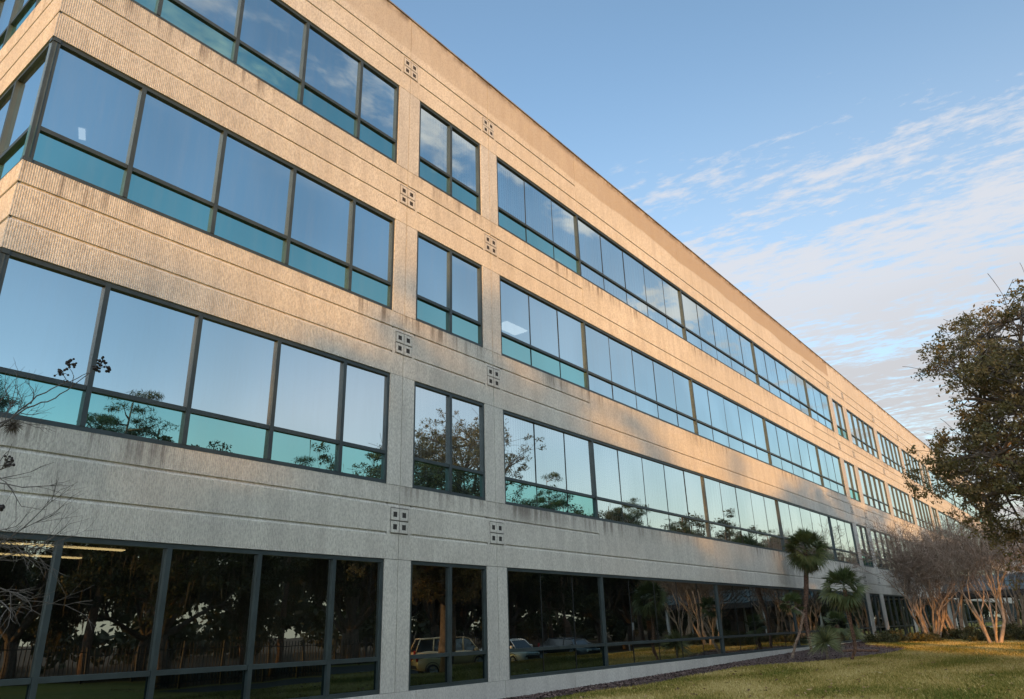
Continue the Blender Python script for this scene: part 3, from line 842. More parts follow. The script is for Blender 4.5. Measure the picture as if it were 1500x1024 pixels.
# ------------------------------------------------------------------ palms
M['palmtrunk'] = simple('fibrous_palm_trunk', (.115, .065, .042), .95, 0, 16., .55, 1.)
M['greystem'] = simple('grey_palm_stem', (.22, .17, .13), .9, 0, 12., .4, .6)
M['palm'] = attr_leaf('palm_fans', [(.028,.046,.017), (.062,.088,.03), (.13,.145,.05), (.22,.16,.07)], .5, .25, .4)
M['yucca'] = attr_leaf('yucca_blades', [(.08,.11,.05), (.16,.19,.08), (.28,.29,.14)], .5, .2, .4)
M['deadfan'] = attr_leaf('dead_palm_fans', [(.07,.045,.025), (.14,.09,.045), (.22,.15,.08)], .8, .2, .1)
def fan(V_, F_, Tn, rnd, origin, az, el, pet, blade, n, tone, droop):
    d = Vector((math.cos(az)*math.cos(el), math.sin(az)*math.cos(el), math.sin(el)))
    side = Vector((-math.sin(az), math.cos(az), 0)); up = side.cross(d)*-1
    up = d.cross(side)*-1
    ro_ = rnd.gauss(0, .55); side, up = side*math.cos(ro_)+up*math.sin(ro_), up*math.cos(ro_)-side*math.sin(ro_)
    hub = origin+d*pet+Vector((0, 0, -pet*.12))
    def quad(a, b, c, e, t):
        k = len(V_); V_.extend([tuple(a), tuple(b), tuple(c), tuple(e)]); F_.append((k, k+1, k+2, k+3)); Tn.append(t)
    w = .008; quad(origin-side*w, origin+side*w, hub+side*w, hub-side*w, tone*.8)
    for k in range(n):
        a = (-1+2*k/(n-1))*R(105)+rnd.gauss(0, .04)
        ld = (d*math.cos(a)+side*math.sin(a)).normalized()
        L = blade*(1-.25*abs(a)/R(105))*rnd.uniform(.85, 1.1)
        pw = ld.cross(up).normalized()*(.023)
        fold = up*(.12*L*(abs(a)/R(105)))
        mid = hub+ld*L*.55+fold*.4; tip = hub+ld*L+fold*.3+Vector((0, 0, -droop*L*rnd.uniform(.5, 1.3)))
        t = min(1, max(0, tone+rnd.gauss(0, .1)))
        quad(hub, mid-pw, tip, mid+pw, t)
def palm(name, base, pts, rad, crown_r, nf, label, seed, blade=.5, dead=6, tr='palmtrunk', lo=-1.15):
    rnd = random.Random(seed); B = Vector((base[0], base[1], float(H(base[0], base[1]))+.03))
    ro = empty(name, B); tag(ro, label, 'palm')
    mb = MB(); P = [Vector(p) for p in pts]
    # rough trunk: many rings of uneven radius
    pp = []; rr = []
    for i in range(len(P)-1):
        for q in range(8):
            t = q/8; pp.append(P[i].lerp(P[i+1], t)); rr.append((rad[i]*(1-t)+rad[i+1]*t)*rnd.uniform(.86, 1.16))
    pp.append(P[-1]); rr.append(rad[-1]); mb.tube(pp, rr, 10)
    for k in range(int(60*len(P)/4)):    # old leaf bases
        i = rnd.randint(len(pp)//5, len(pp)-2); a = rnd.uniform(0, 6.28); q = pp[i]; r0 = rr[i]*.9
        e = Vector((math.cos(a), math.sin(a), 0)); mb.tube([q+e*r0, q+e*(r0+.03)+Vector((0, 0, .06))], [.014, .006], 4)
    mb.build('trunk', M[tr], ro, False)
    V_ = []; F_ = []; Tn = []; top = P[-1]
    for k in range(nf):
        f = k/(nf-1); el = R(80)*(1-f)+lo*f+rnd.gauss(0, .1); az = k*2.4+rnd.gauss(0, .15)
        pet = crown_r*(.42+.22*math.sin(f*3.14))*rnd.uniform(.85, 1.15)
        fan(V_, F_, Tn, rnd, top+Vector((0, 0, .12*(1-f))), az, el, pet, blade*rnd.uniform(.85, 1.15), 21, .25+.45*f*rnd.random()+.1*rnd.random(), .10+.25*f)
    meshobj('crown', np_mesh('crown', np.array(V_), np.array(F_), M['palm'], attr=Tn), ro)
    if dead:
        V_ = []; F_ = []; Tn = []
        for k in range(dead):
            fan(V_, F_, Tn, rnd, top+Vector((0, 0, -.1)), k*2.4, R(-72)+rnd.gauss(0, .12), crown_r*.35, blade*.9, 18, rnd.random(), .2)
        meshobj('dead_fronds', np_mesh('dead_fronds', np.array(V_), np.array(F_), M['deadfan'], attr=Tn), ro)
    return B
def rel(B, az, el, dist):
    return Vector((math.sin(R(az))*dist, math.cos(R(az))*dist, 1.6+math.tan(R(el))*dist))-B
# pixel ray helper of the survey (camera axes), only used to read real positions off the survey
CR = Vector((0.61891459, -0.78493002, -0.02880284)); CU = Vector((-0.26373203, -0.24221337, 0.93369058)); CF = Vector((0.73985819, 0.57027849, 0.35692058)); FP = 1076.97
def at(u, v, y=None, x=None, z=None):
    d = CR*(u-750)/FP+CU*(512-v)/FP+CF
    if z is not None: t = (z-1.6)/d.z
    elif x is not None: t = x/d.x
    else: t = y/d.y
    return Vector((d.x*t, d.y*t, 1.6+d.z*t))
def ground_at(u, v):
    z = 0.
    for _ in range(12): p = at(u, v, z=z); z = float(H(p.x, p.y))
    return at(u, v, z=z)
b = ground_at(1190, 957); X_ = b.x
P0 = [at(1190, 957, x=X_), at(1184, 930, x=X_), at(1179, 903, x=X_), at(1181, 870, x=X_), at(1181, 806, x=X_)]
B = Vector((b.x, b.y, float(H(b.x, b.y))+.03)); print('palm', b, 'crown z', P0[-1].z)
palm('fan_palm', (b.x, b.y), [p-B for p in P0], [.075, .08, .085, .10, .11], .95, 78, 'tallest fan palm, with rough brown trunk and round crown', 2, blade=.62, dead=26)
b = ground_at(1160, 966); X_ = b.x
P0 = [at(u, v, x=X_) for u, v in ((1160, 966), (1165, 945), (1173, 922), (1177, 900), (1160, 888))]
B = Vector((b.x, b.y, float(H(b.x, b.y))+.03))
palm('fan_palm', (b.x, b.y), [p-B for p in P0], [.065, .05, .045, .045, .04], .45, 16, 'slim grey stemmed palm leaning against the tallest palm', 3, blade=.36, dead=0, tr='greystem', lo=-.6)
b = ground_at(1249, 968); X_ = b.x
P0 = [at(u, v, x=X_) for u, v in ((1247, 969), (1253, 950), (1250, 930), (1243, 900), (1237, 862))]
B = Vector((b.x, b.y, float(H(b.x, b.y))+.03))
palm('fan_palm', (b.x, b.y), [p-B for p in P0], [.06, .06, .06, .07, .08], .8, 44, 'shorter fan palm with curved dark trunk and wide open crown', 4, blade=.50, dead=12)
b = ground_at(1228, 955); X_ = b.x
P0 = [at(u, v, x=X_) for u, v in ((1228, 955), (1229, 938), (1226, 915))]
B = Vector((b.x, b.y, float(H(b.x, b.y))+.03))
palm('fan_palm', (b.x, b.y), [p-B for p in P0], [.08, .10, .08], .55, 20, 'small fan palm half hidden between the two taller ones', 6, blade=.42, dead=5)
def yucca(u, v, r, n, seed, label, tall=.4):
    b = ground_at(u, v); B = Vector((b.x, b.y, float(H(b.x, b.y))+.03)); rnd = random.Random(seed)
    ro = empty('yucca', B); tag(ro, label, 'yucca')
    mb = MB(); mb.tube([(0, 0, -.1), (.02, 0, tall*.5), (0, .02, tall)], [.05, .05, .04], 7); mb.build('stem', M['greystem'], ro, True)
    V_ = []; F_ = []; Tn = []; c = Vector((0, 0, tall))
    for k in range(n):
        el = math.asin(rnd.uniform(-.55, 1)); a = rnd.uniform(0, 6.283); d = Vector((math.cos(a)*math.cos(el), math.sin(a)*math.cos(el), math.sin(el)))
        s = d.orthogonal().normalized()*.013; L = r*rnd.uniform(.75, 1.1); m = c+d*L*.5; tip = c+d*L+Vector((0, 0, -.12*L))
        i = len(V_); V_ += [tuple(c), tuple(m-s), tuple(tip), tuple(m+s)]; F_.append((i, i+1, i+2, i+3)); Tn.append(rnd.random())
    meshobj('blades', np_mesh('blades', np.array(V_), np.array(F_), M['yucca'], attr=Tn), ro)
yucca(1213, 968, .78, 420, 1, 'pale green spiky yucca ball at the front of the palm bed', .62)
yucca(1254, 945, .6, 300, 2, 'darker spiky yucca clump behind the curved palm trunk', .55)
# log lying in the bed
b = ground_at(1262, 957); rnd = random.Random(3); mb = MB()
mb.tube([(-.0, .75, .08), (.02, .3, .1), (.0, -.2, .09), (.03, -.7, .1)], [.075, .085, .08, .06], 9)
o = mb.build('log', M['palmtrunk']); o.location = b; tag(o, 'short dark log lying on the mulch beside the curved palm trunk', 'log')
# fallen pale leaf on the grass
b = ground_at(1284, 989); mb = MB()
mb.add([(-.18, -.02, .05), (-.02, -.06, .09), (.18, -.01, .06), (0, .05, .10), (-.1, .09, .07)], [(0, 1, 3), (1, 2, 3), (0, 3, 4)])
o = mb.build('fallen_leaf', simple('bleached_leaf', (.62, .58, .50), .8)); o.location = b; o.rotation_euler = (0, 0, 1.9); tag(o, 'single bleached leaf lying on the grass in front of the palms', 'leaf')

# ------------------------------------------------------------------ crape myrtle at the left edge, close to the camera
def near_myrtle():
    rnd = random.Random(12); st = MB(); tw = MB(); pods = None
    bx, by = .55, 5.6; B = Vector((bx, by, 0))
    ro = empty('crape_myrtle', B); tag(ro, 'bare crape myrtle at the left edge with dark seed pods', 'crape myrtle')
    def A(u, v, y): return at(u, v, y=y)-B
    clus = []
    def pod_cluster(c, n, r):
        pods = MB(); clus.append(pods)
        for _ in range(n):
            p = c+Vector((rnd.gauss(0, r), rnd.gauss(0, r), rnd.gauss(0, r))); q = .009*rnd.uniform(.8, 1.3)
            pods.lathe([(0.0005, -q), (q*.8, -q*.6), (q, 0), (q*.75, q*.7), (.0005, q)], tuple(p), n=7)
            tw.tube([c, c.lerp(p, .6)+Vector((0, 0, .004)), p], [.0028, .002, .0015], 3, cap=False)
    def twig(pts, r0, r1=None):
        P = [Vector(p) for p in pts]; out = []
        for i in range(len(P)-1):
            for q in range(4): out.append(P[i].lerp(P[i+1], q/4)+Vector((rnd.gauss(0, .004), rnd.gauss(0, .004), rnd.gauss(0, .004))))
        out.append(P[-1]); n = len(out); r1 = r1 or r0*.4
        tw.tube(out, [r0+(r1-r0)*i/(n-1) for i in range(n)], 5, cap=False); return out
    def spray(p, d, L, r, lvl):
        pts = [p]; q = p.copy(); dd = d.copy()
        for i in range(3):
            dd = (dd+Vector((rnd.gauss(0, .12), rnd.gauss(0, .12), rnd.gauss(0, .12)))).normalized(); q = q+dd*L/3; pts.append(q.copy())
        tw.tube(pts, [r, r*.8, r*.65, r*.5], 4, cap=False)
        if lvl == 0: return
        for k in range(3):
            ax = Vector((rnd.gauss(0, 1), rnd.gauss(0, 1), rnd.gauss(0, 1))); ax = (ax-dd*ax.dot(dd)).normalized(); s = rnd.uniform(.3, .7)
            spray(pts[rnd.randint(1, 3)], (dd*math.cos(s)+ax*math.sin(s)).normalized(), L*.7, r*.6, lvl-1)
    # stems
    f1 = Vector((-.1, .1, 1.1))
    st.tube([(0, 0, -.1), (-.04, .04, .6), f1], [.06, .045, .04], 9)
    s1 = A(-95, 690, 5.2); s2 = A(-80, 900, 5.1); s3 = A(-60, 520, 5.6)
    st.tube([f1, (f1+s2)*.5+Vector((0, 0, .1)), s2, s1], [.036, .032, .028, .018], 8)
    st.tube([f1, Vector((-.5, .2, 2.6)), Vector((-.9, .5, 4.2)), Vector((-1.1, .6, 5.4))], [.035, .028, .018, .01], 7)
    st.tube([f1, Vector((-.5, -.5, 2.3)), Vector((-.9, -1.1, 3.8))], [.03, .022, .01], 7)
    for p, d in ((Vector((-.9, .5, 4.2)), Vector((-.3, .2, 1))), (Vector((-1.1, .6, 5.4)), Vector((-.2, .1, 1))), (Vector((-.9, -1.1, 3.8)), Vector((-.3, -.4, 1))), (Vector((-.5, .2, 2.6)), Vector((-.8, .2, .8)))):
        for _ in range(3): spray(p, (d+Vector((rnd.gauss(0, .3), rnd.gauss(0, .3), 0))).normalized(), .8, .008, 3)
    y = 5.2
    m1 = twig([s1, A(-20, 640, y), A(15, 614, y), A(55, 580, y), A(98, 560, y), A(130, 546, y)], .0085, .0022)
    m2 = twig([s1, A(-10, 628, y+.15), A(40, 598, y+.15), A(80, 583, y+.1), A(112, 562, y), A(148, 531, y)], .0075, .002)
    twig([A(93, 561, y), A(96, 555, y), A(92, 545, y)], .003); twig([A(106, 565, y), A(107, 548, y), A(100, 533, y)], .003)
    pod_cluster(A(90, 546, y), 13, .020); pod_cluster(A(101, 534, y), 13, .020)
    pod_cluster(A(150, 530, y), 15, .020); pod_cluster(A(143, 541, y), 12, .018); pod_cluster(A(158, 543, y), 8, .014)
    for (u0, v0), (u1, v1) in (((10, 605), (32, 560)), ((20, 612), (38, 580)), ((5, 622), (20, 575)), ((45, 592), (52, 566)), ((0, 612), (14, 588)), ((30, 605), (66, 612)), ((20, 615), (60, 628)), ((-5, 600), (28, 556))):
        a, b = A(u0, v0, y), A(u1, v1, y); spray(a, (b-a).normalized(), (b-a).length*.8, .0035, 2)
    # lower sprays over the spandrel and the ground-floor glass
    for (u, v, a, L, lv) in ((-30, 700, (1, .25), .22, 2), (-40, 705, (1, -.05), .30, 2), (-35, 800, (1, .10), .34, 3), (-40, 830, (1, .28), .33, 3), (-30, 850, (1, -.15), .30, 3), (-40, 870, (1, .05), .26, 3), (-40, 780, (.9, -.3), .25, 3), (-30, 815, (1, .5), .3, 3)):
        p = A(u, v, y); d = (CR*a[0]+CU*a[1]).normalized(); spray(p, d, L, .006, lv)
        st.tube([p, (p+s2)*.5, s2 if v > 740 else s1], [.006, .009, .014], 5)
    for u, v in ((12, 672), (14, 682), (4, 742), (18, 678)): pod_cluster(A(u, v, y), 6, .016)
    st.build('trunk', M['myrtle'], ro, True); tw.build('twigs', simple('grey_brown_twigs', (.085, .075, .065), .9), ro); pmt = simple('dark_seed_pods', (.018, .013, .011), .8)
    for q in clus: q.build('seed_cluster', pmt, ro, True)
    # ball moss sitting on the twig
    r = np.random.default_rng(2); n = 260; c = np.array(at(18, 624, y=y)); d = r.normal(0, 1, (n, 3)); d /= np.linalg.norm(d, axis=1)[:, None]
    L = r.uniform(.04, .085, n)[:, None]; s = np.cross(d, r.normal(0, 1, (n, 3))); s /= np.linalg.norm(s, axis=1)[:, None]; s *= .0018
    tip = d*L*np.array([1, 1, .8])+np.array([0, 0, -.01]); m = d*L*.5+np.array([0, 0, .006])
    v = np.stack([d*0+s, m+s, tip, m-s], 1).reshape(-1, 3)
    o = meshobj('ball_moss', np_mesh('ball_moss', v, np.arange(4*n).reshape(-1, 4), attr_leaf('ball_moss_leaves', [(.06,.045,.035), (.14,.12,.09)], .9, .1), attr=r.uniform(0, 1, n)), None, tuple(c))
    tag(o, 'round grey tuft of ball moss clinging to a twig at the left edge', 'ball moss')
near_myrtle()

# ------------------------------------------------------------------ entrance canopy over the walk
def canopy():
    ro = empty('entrance_canopy', (67.8, 3, float(H(67.8, 3)))); tag(ro, 'covered entrance walk with metal roof and slim posts behind the bare crape myrtles', 'canopy')
    B = Vector((67.8, 3, 0)); zb = .25
    def P(x, y, z): return (x-B.x, y-B.y, z-zb)
    rf = MB(); y0, y1 = -9., 10.4; w = 3.6; ze, zr = 3.15, 4.35
    n = 40
    for s in (-1, 1):
        for k in range(n):
            a = y0+(y1-y0)*k/n; b_ = y0+(y1-y0)*(k+1)/n
            def slope(t, dz): return (s*w*(1-t), ze+(zr-ze)*t+dz)
            for (yy0, yy1, dz) in ((a, a+.04, .05), (a+.04, b_, 0)):
                q0 = slope(0, dz); q1 = slope(1, dz)
                rf.add([P(67.8+q0[0], yy0, q0[1]), P(67.8+q0[0], yy1, q0[1]), P(67.8+q1[0], yy1, q1[1]), P(67.8+q1[0], yy0, q1[1])], [(0, 1, 2, 3)])
                if dz: rf.add([P(67.8+q0[0], yy0, q0[1]), P(67.8+q1[0], yy0, q1[1]), P(67.8+q1[0], yy0, q1[1]-.05), P(67.8+q0[0], yy0, q0[1]-.05)], [(0, 1, 2, 3)])
        rf.add([P(67.8-w, y0, ze), P(67.8+w, y0, ze), P(67.8, y0, zr)], [(0, 1, 2)])
    rf.build('roof', simple('blue_green_standing_seam', (.022, .05, .056), .5, .2, 2., .15), ro)
    be = MB(); dark = simple('dark_bronze_fascia', (.03, .028, .028), .5, .3)
    for s in (-1, 1): be.box(s*w-.09, s*w+.09, y0-B.y, y1-B.y, ze-.42-zb, ze-.02-zb)
    be.box(-w+.1, w-.1, y0-B.y-.02, y0-B.y+.16, ze-.42-zb, ze-.03-zb)
    be.build('fascia', dark, ro)
    so = MB(); so.box(-w+.1, w-.1, y0-B.y+.17, y1-B.y, ze-.24-zb, ze-.2-zb); so.build('soffit', simple('canopy_soffit', (.35, .34, .32), .8), ro)
    cm = simple('pale_post_paint', (.42, .42, .41), .5)
    for s in (-1, 1):
        for k in range(5):
            pm_ = MB(); px, py = s*(w-.5), y0+.8+k*4.6-B.y
            pm_.bbox(px-.11, px+.11, py-.11, py+.11, -.4, ze-.25-zb, .015); pm_.box(px-.17, px+.17, py-.17, py+.17, -.4, .12)
            pm_.build('post', cm, ro)
    ar = MB()
    for k in range(4):
        py = y0+.8+k*4.6-B.y; ar.tube([(-w+.5, py, 2.2), (-w+.5, py+1.1, 3.05)], .05, 6); ar.tube([(-w+.5, py+4.6, 2.2), (-w+.5, py+3.5, 3.05)], .05, 6)
    ar.build('brace', cm, ro)
canopy()

# sign on a post beside the lot
sg = empty('parking_sign', (66.2, -12.6, float(H(66.2, -12.6)))); tag(sg, 'small blank white sign on a pale post mirrored in the ground floor glass', 'sign')
mb = MB(); mb.tube([(0, 0, -.3), (0, 0, 2.35)], .045, 8); mb.build('post', simple('galvanised_post', (.4, .4, .38), .5, .6), sg)
mb = MB(); mb.bbox(-.25, .25, .05, .07, 1.7, 2.35, .005); mb.build('plate', simple('white_sign_plate', (.72, .72, .68), .5), sg)

# ------------------------------------------------------------------ fence of black pickets behind the lawn
FY = -16.2
M['fence'] = simple('black_fence_paint', (.012, .012, .013), .5, .2)
k = 0; x = -12.
while x < 62:
    ro = empty('picket_fence', (x, FY, float(H(x, FY)))); tag(ro, 'black picket fence section in front of the dark trees, mirrored in the ground floor glass', 'fence', 'black picket fence sections')
    mb = MB()
    for q in range(11):
        px = .12+q*.22; mb.box(px-.022, px+.022, -.014, .014, .08, 1.82); mb.add([(px-.022, -.014, 1.82), (px+.022, -.014, 1.82), (px+.022, .014, 1.82), (px-.022, .014, 1.82), (px, 0, 1.92)], [(0, 1, 4), (1, 2, 4), (2, 3, 4), (3, 0, 4)])
    mb.build('pickets', M['fence'], ro)
    mb = MB(); mb.box(0, 2.44, .016, .046, 1.55, 1.60); mb.box(0, 2.44, .016, .046, .28, .33); mb.build('rail', M['fence'], ro)
    mb = MB(); mb.bbox(-.05, .05, -.05, .05, -.3, 1.95, .01); mb.build('post', M['fence'], ro)
    x += 2.5

# ------------------------------------------------------------------ cars (mirrored in the ground-floor glass)
M['tyre'] = simple('tyre_rubber', (.015, .015, .016), .8); M['rim'] = simple('alloy_rim', (.45, .45, .46), .35, .9)
M['carglass'] = simple('car_glass', (.012, .015, .017), .05, 0, spec=.8); M['lamp'] = simple('lamp_lens', (.7, .7, .68), .15); M['tail'] = simple('red_tail_lamp', (.35, .02, .015), .2)
M['trim'] = simple('black_plastic_trim', (.02, .02, .021), .6)
def car(x, y, rz, paint, label, suv=True, name='parked_car'):
    ro = empty(name, (x, y, float(H(x, y))+.02), rz); tag(ro, label, 'car')
    L, W, Hh = (4.7, 1.86, 1.72) if suv else (4.6, 1.8, 1.45)
    # stations along x: (x, z_low, z_belt, half width)
    st = [(-L/2, .45, .78, W*.40), (-L/2+.12, .32, .95, W*.46), (-L/2+.7, .26, 1.02, W*.495), (-.6, .24, 1.02, W*.5), (.6, .24, 1.0, W*.5), (1.0, .25, .99, W*.5), (L/2-.55, .27, .90, W*.485), (L/2-.12, .33, .78, W*.45), (L/2, .45, .66, W*.39)]
    if not suv: st = [(a, b, c-(.08 if c > .8 else 0), d) for a, b, c, d in st]
    vs = []; fs = []
    for (sx, zl, zb_, hw) in st:
        ring = [(-hw*.92, zl), (-hw, zl+.18), (-hw, zb_-.12), (-hw*.93, zb_), (hw*.93, zb_), (hw, zb_-.12), (hw, zl+.18), (hw*.92, zl)]
        vs += [(sx, a, b) for a, b in ring]
    for i in range(len(st)-1):
        for k in range(8): fs.append((i*8+k, (i+1)*8+k, (i+1)*8+(k+1) % 8, i*8+(k+1) % 8))
    fs.append(tuple(range(8))); fs.append(tuple(range(len(st)*8-1, len(st)*8-9, -1)))
    mb = MB(); mb.add(vs, fs)
    # roof and pillars
    zb_ = 1.0 if suv else .92
    gh = [(-L/2+.12 if suv else -L/2+.75, zb_), (-L/2+.42 if suv else -L/2+1.35, Hh-.06), (.35, Hh), (L/2-1.55, Hh-.08), (L/2-1.15+.25, zb_)]
    gh[4] = (L/2-1.0, zb_-.02)
    roof = []
    for s in (-1, 1):
        for a, b in gh: roof.append((a, s*W*(.46 if b < Hh-.1 else .37), b))
    mb.add([roof[1], roof[2], roof[3], roof[8], roof[7], roof[6]], [(0, 1, 4, 5), (1, 2, 3, 4)])
    rp = .035
    for s in (0, 5):
        for i in range(4): mb.tube([roof[s+i], roof[s+i+1]], rp, 6)
        mb.tube([roof[s+2], ((roof[s+2][0]), roof[s+2][1]*1.22, zb_)], .04, 6); 
        if suv: mb.tube([roof[s+1], (roof[s+1][0]+.75, roof[s+1][1]*1.0, Hh-.04)], .05, 6); mb.tube([(roof[s+1][0]+.8, roof[s+1][1], Hh-.05), (roof[s+1][0]+.7, roof[s+1][1]*1.22, zb_)], .05, 6)
    mb.build('body', paint, ro, True)
    ix = lambda p: (p[0], p[1]*.985, p[2]-.012)
    r2 = [ix(p) for p in roof]
    gm = MB(); gm.add(r2, [(0, 1, 2, 3, 4), (9, 8, 7, 6, 5), (0, 5, 6, 1), (3, 8, 9, 4)]); gm.build('windows', M['carglass'], ro)
    for s in (-1, 1):
        for wx in (-L/2+.88, L/2-.92):
            wm = MB(); c = (wx, s*(W/2-.12), .34)
            wm.lathe([(.19, -.10*s), (.31, -.115*s), (.345, -.07*s), (.345, .07*s), (.31, .125*s), (.22, .13*s)], c, 'y', 24)
            w_ = wm.build('wheel', M['tyre'], ro, True)
            rm = MB(); rm.lathe([(.001, .10*s), (.06, .115*s), (.20, .10*s), (.225, .125*s)], c, 'y', 16)
            for q in range(5):
                a = q*1.2566; rm.tube([(c[0], c[1]+.12*s, c[2]), (c[0]+math.cos(a)*.2, c[1]+.12*s, c[2]+math.sin(a)*.2)], .022, 5)
            rm.build('rim', M['rim'], w_, True)
            am = MB(); am.lathe([(.36, -.02*s), (.40, .125*s), (.43, .125*s)], c, 'y', 24); am.build('wheel_arch', M['trim'], ro)
        hm = MB(); hm.bbox(L/2-.16, L/2-.015, s*W*.33-.16, s*W*.33+.16, .60, .76, .03); hm.build('headlight', M['lamp'], ro)
        tm = MB(); tm.bbox(-L/2-.01, -L/2+.12, s*W*.39-.10, s*W*.39+.10, .78, 1.05, .02); tm.build('tail_light', M['tail'], ro)
        mm = MB(); mm.bbox(L/2-1.35, L/2-1.17, s*(W/2+.1)-.09, s*(W/2+.1)+.09, zb_+.02, zb_+.17, .03); mm.build('mirror', paint, ro)
    bm_ = MB(); bm_.bbox(L/2-.14, L/2+.03, -.6, .6, .42, .56, .02); bm_.bbox(-L/2-.03, -L/2+.12, -.7, .7, .40, .56, .02); bm_.box(L/2-.06, L/2-.005, -.5, .5, .60, .70)
    bm_.build('bumper', M['trim'], ro)
def paint(n, c): return simple(n, c, .3, .0, spec=.6, coat=.6)
car(34.2, -6.6, R(32), paint('sandy_paint', (.55, .42, .22)), 'sand coloured SUV parked at the lawn edge, mirrored beside the second pier')
car(39.6, -6.9, R(90), paint('white_paint', (.62, .64, .62)), 'white car parked nose to the lawn, mirrored just right of the second pier', False)
car(46.5, -6.8, R(90), paint('charcoal_paint', (.06, .065, .07)), 'charcoal car parked nose to the lawn, mirrored low in the long glass band', False)

# ------------------------------------------------------------------ sky, sun, camera
SUN_EL, SUN_AZ = 7.6, 235.2      # degrees; azimuth clockwise from +y
sd = Vector((math.sin(R(SUN_AZ))*math.cos(R(SUN_EL)), math.cos(R(SUN_AZ))*math.cos(R(SUN_EL)), math.sin(R(SUN_EL))))
L = bpy.data.lights.new('sun', 'SUN'); L.energy = 2.05; L.angle = R(1.0); L.color = (1., .45, .07)
so = bpy.data.objects.new('sun', L); COL.objects.link(so); so.rotation_euler = (-sd).to_track_quat('-Z', 'Y').to_euler(); so.location = sd*60
w = bpy.data.worlds.new('World'); scene.world = w; w.use_nodes = True; nt = w.node_tree; nt.nodes.clear(); g = N(nt)
out = nt.nodes.new('ShaderNodeOutputWorld'); bg = nt.nodes.new('ShaderNodeBackground'); g.link(bg.outputs[0], out.inputs[0])
sky = g.n('ShaderNodeTexSky', sky_type='NISHITA'); sky.sun_disc = False; sky.sun_elevation = R(SUN_EL); sky.sun_rotation = R(SUN_AZ)
sky.altitude = 0; sky.air_density = 1.0; sky.dust_density = .35; sky.ozone_density = 1.6
tc = g.n('ShaderNodeTexCoord').outputs['Generated']; sp = g.n('ShaderNodeSeparateXYZ'); g.link(tc, sp.inputs[0])
zc = g.m('MAXIMUM', sp.outputs[2], .035); px = g.m('DIVIDE', sp.outputs[0], zc); py = g.m('DIVIDE', sp.outputs[1], zc)
cv = g.n('ShaderNodeCombineXYZ'); g.link(px, cv.inputs[0]); g.link(py, cv.inputs[1])
wv = g.n('ShaderNodeMapping'); g.link(cv.outputs[0], wv.inputs[0]); wv.inputs[2].default_value = (0, 0, R(-7)); 
SKYK = 1.0
n1 = g.noise(wv.outputs[0], 1., 8, .62, sc=(3.4, 1.3, 1)); n2 = g.noise(wv.outputs[0], 1., 7, .66, sc=(24., 11., 1)); n3 = g.noise(wv.outputs[0], 1., 3, .5, sc=(1.1, .5, 1))
# cirrus / altocumulus sheet on the +x side
sheet = g.m('MULTIPLY', g.ss(px, .95, 2.3), g.ss(py, -.75, -.15))
fld = g.m('ADD', g.m('MULTIPLY', n1, .60), g.m('MULTIPLY', n2, .44))
dens = g.ss(g.m('ADD', fld, g.m('MULTIPLY', sheet, .225)), .585, .77)
dens = g.m('MULTIPLY', dens, g.ss(sheet, 0, .25))
veil = g.m('MULTIPLY', g.m('MULTIPLY', g.ss(px, 1.8, 3.4), g.ss(g.m('ADD', g.m('MULTIPLY', n1, .6), g.m('MULTIPLY', n2, .4)),   .40, .60, .10, .88)), g.ss(py, -.8, .1, .0, .85))
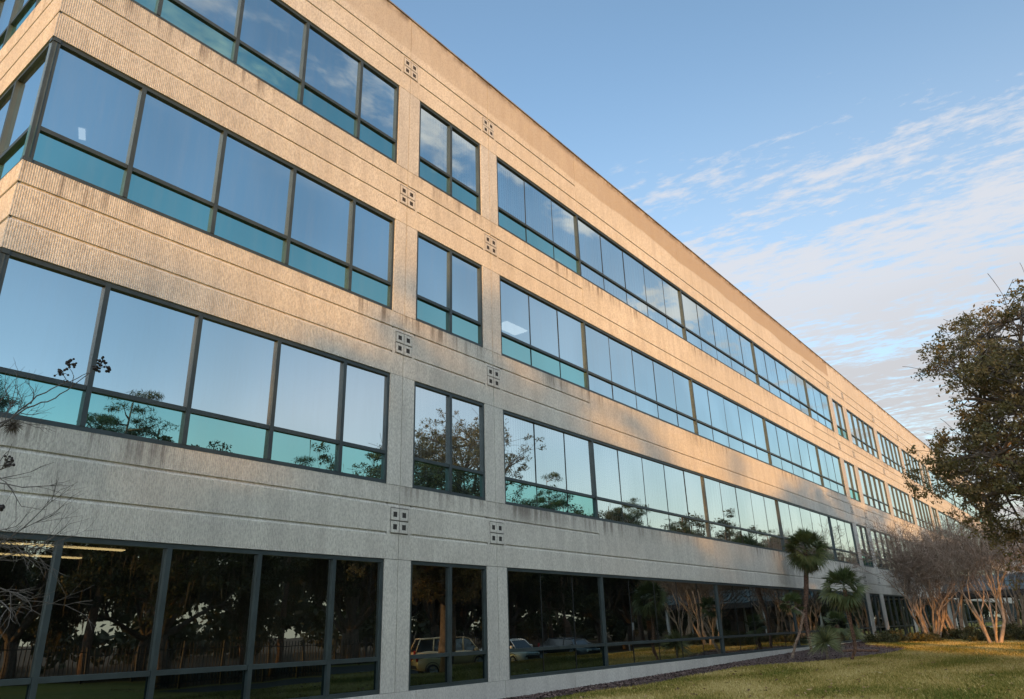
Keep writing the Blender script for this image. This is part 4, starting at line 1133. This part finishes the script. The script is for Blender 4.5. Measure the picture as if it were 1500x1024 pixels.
# small puffs towards -y
pn = g.noise(cv.outputs[0], 1., 6, .6, sc=(2.6, 4.4, 1))
band = g.m('MULTIPLY', g.ss(py, -1.35, -1.0), g.ss(py, -.75, -.55, 1, 0)); band = g.m('MULTIPLY', band, g.ss(px, .2, .7)); band = g.m('MULTIPLY', band, g.ss(px, 4.2, 6, 1, 0))
puff = g.m('MULTIPLY', g.ss(pn, .46, .62), band)
cl = g.m('MAXIMUM', g.m('MAXIMUM', dens, veil), puff, clamp=True)
cl = g.m('MAXIMUM', cl, g.ss(px, .9, 2.3, 0, .30))
skyc = sky.outputs[0]
gain = g.mix(1., skyc, (1., 1., 1.), 'MULTIPLY')
ccol = g.mix(g.ss(py, -1.2, -.4), (3.0, 2.5, 2.2), (2.1, 2.15, 2.3))
ccol = g.mix(g.ss(g.m('ADD', px, g.m('MULTIPLY', n3, 1.2)), 2.5, 4.4), ccol, (1.74, 1.66, 1.66))
hz = g.ss(sp.outputs[2], .0, .30, 1, 0); hz = g.m('MULTIPLY', hz, g.m('ADD', .45, g.m('MULTIPLY', hz, .45)))
gain = g.mix(hz, gain, (2.15, 2.12, 1.62))
fin = g.mix(g.m('MULTIPLY', cl, .92), gain, ccol)
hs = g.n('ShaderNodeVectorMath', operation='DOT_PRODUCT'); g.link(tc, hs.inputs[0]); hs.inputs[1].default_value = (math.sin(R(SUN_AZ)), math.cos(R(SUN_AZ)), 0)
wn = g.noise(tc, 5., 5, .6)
west_fill = g.m('MULTIPLY', g.ss(hs.outputs['Value'], .46, .62), g.ss(wn, .35, .55, .35, 1))  # added bright cloud in the unseen western sky, lifts the shaded facade
over = g.m('MULTIPLY', g.ss(sp.outputs[2], .80, .90), g.ss(wn, .35, .55, .35, 1))  # added overhead glow above the frame, fill light for wall and lawn
fin = g.mix(g.m('MAXIMUM', west_fill, g.m('MULTIPLY', over, .8)), fin, (5.9, 6.6, 7.3))
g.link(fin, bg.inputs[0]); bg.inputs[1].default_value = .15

cam = bpy.data.cameras.new('camera'); co = bpy.data.objects.new('camera', cam); COL.objects.link(co)
cam.sensor_width = 36; cam.lens = FP/1500*36; cam.clip_end = 5000; cam.clip_start = .05
co.matrix_world = Matrix(((CR.x, CU.x, -CF.x, 0), (CR.y, CU.y, -CF.y, 0), (CR.z, CU.z, -CF.z, 1.6), (0, 0, 0, 1)))
scene.camera = co
vs_ = scene.view_settings; vs_.view_transform = 'Standard'; vs_.look = 'None'; vs_.gamma = 1; vs_.exposure = 1.26
scene.cycles.max_bounces = 8; scene.cycles.transparent_max_bounces = 16
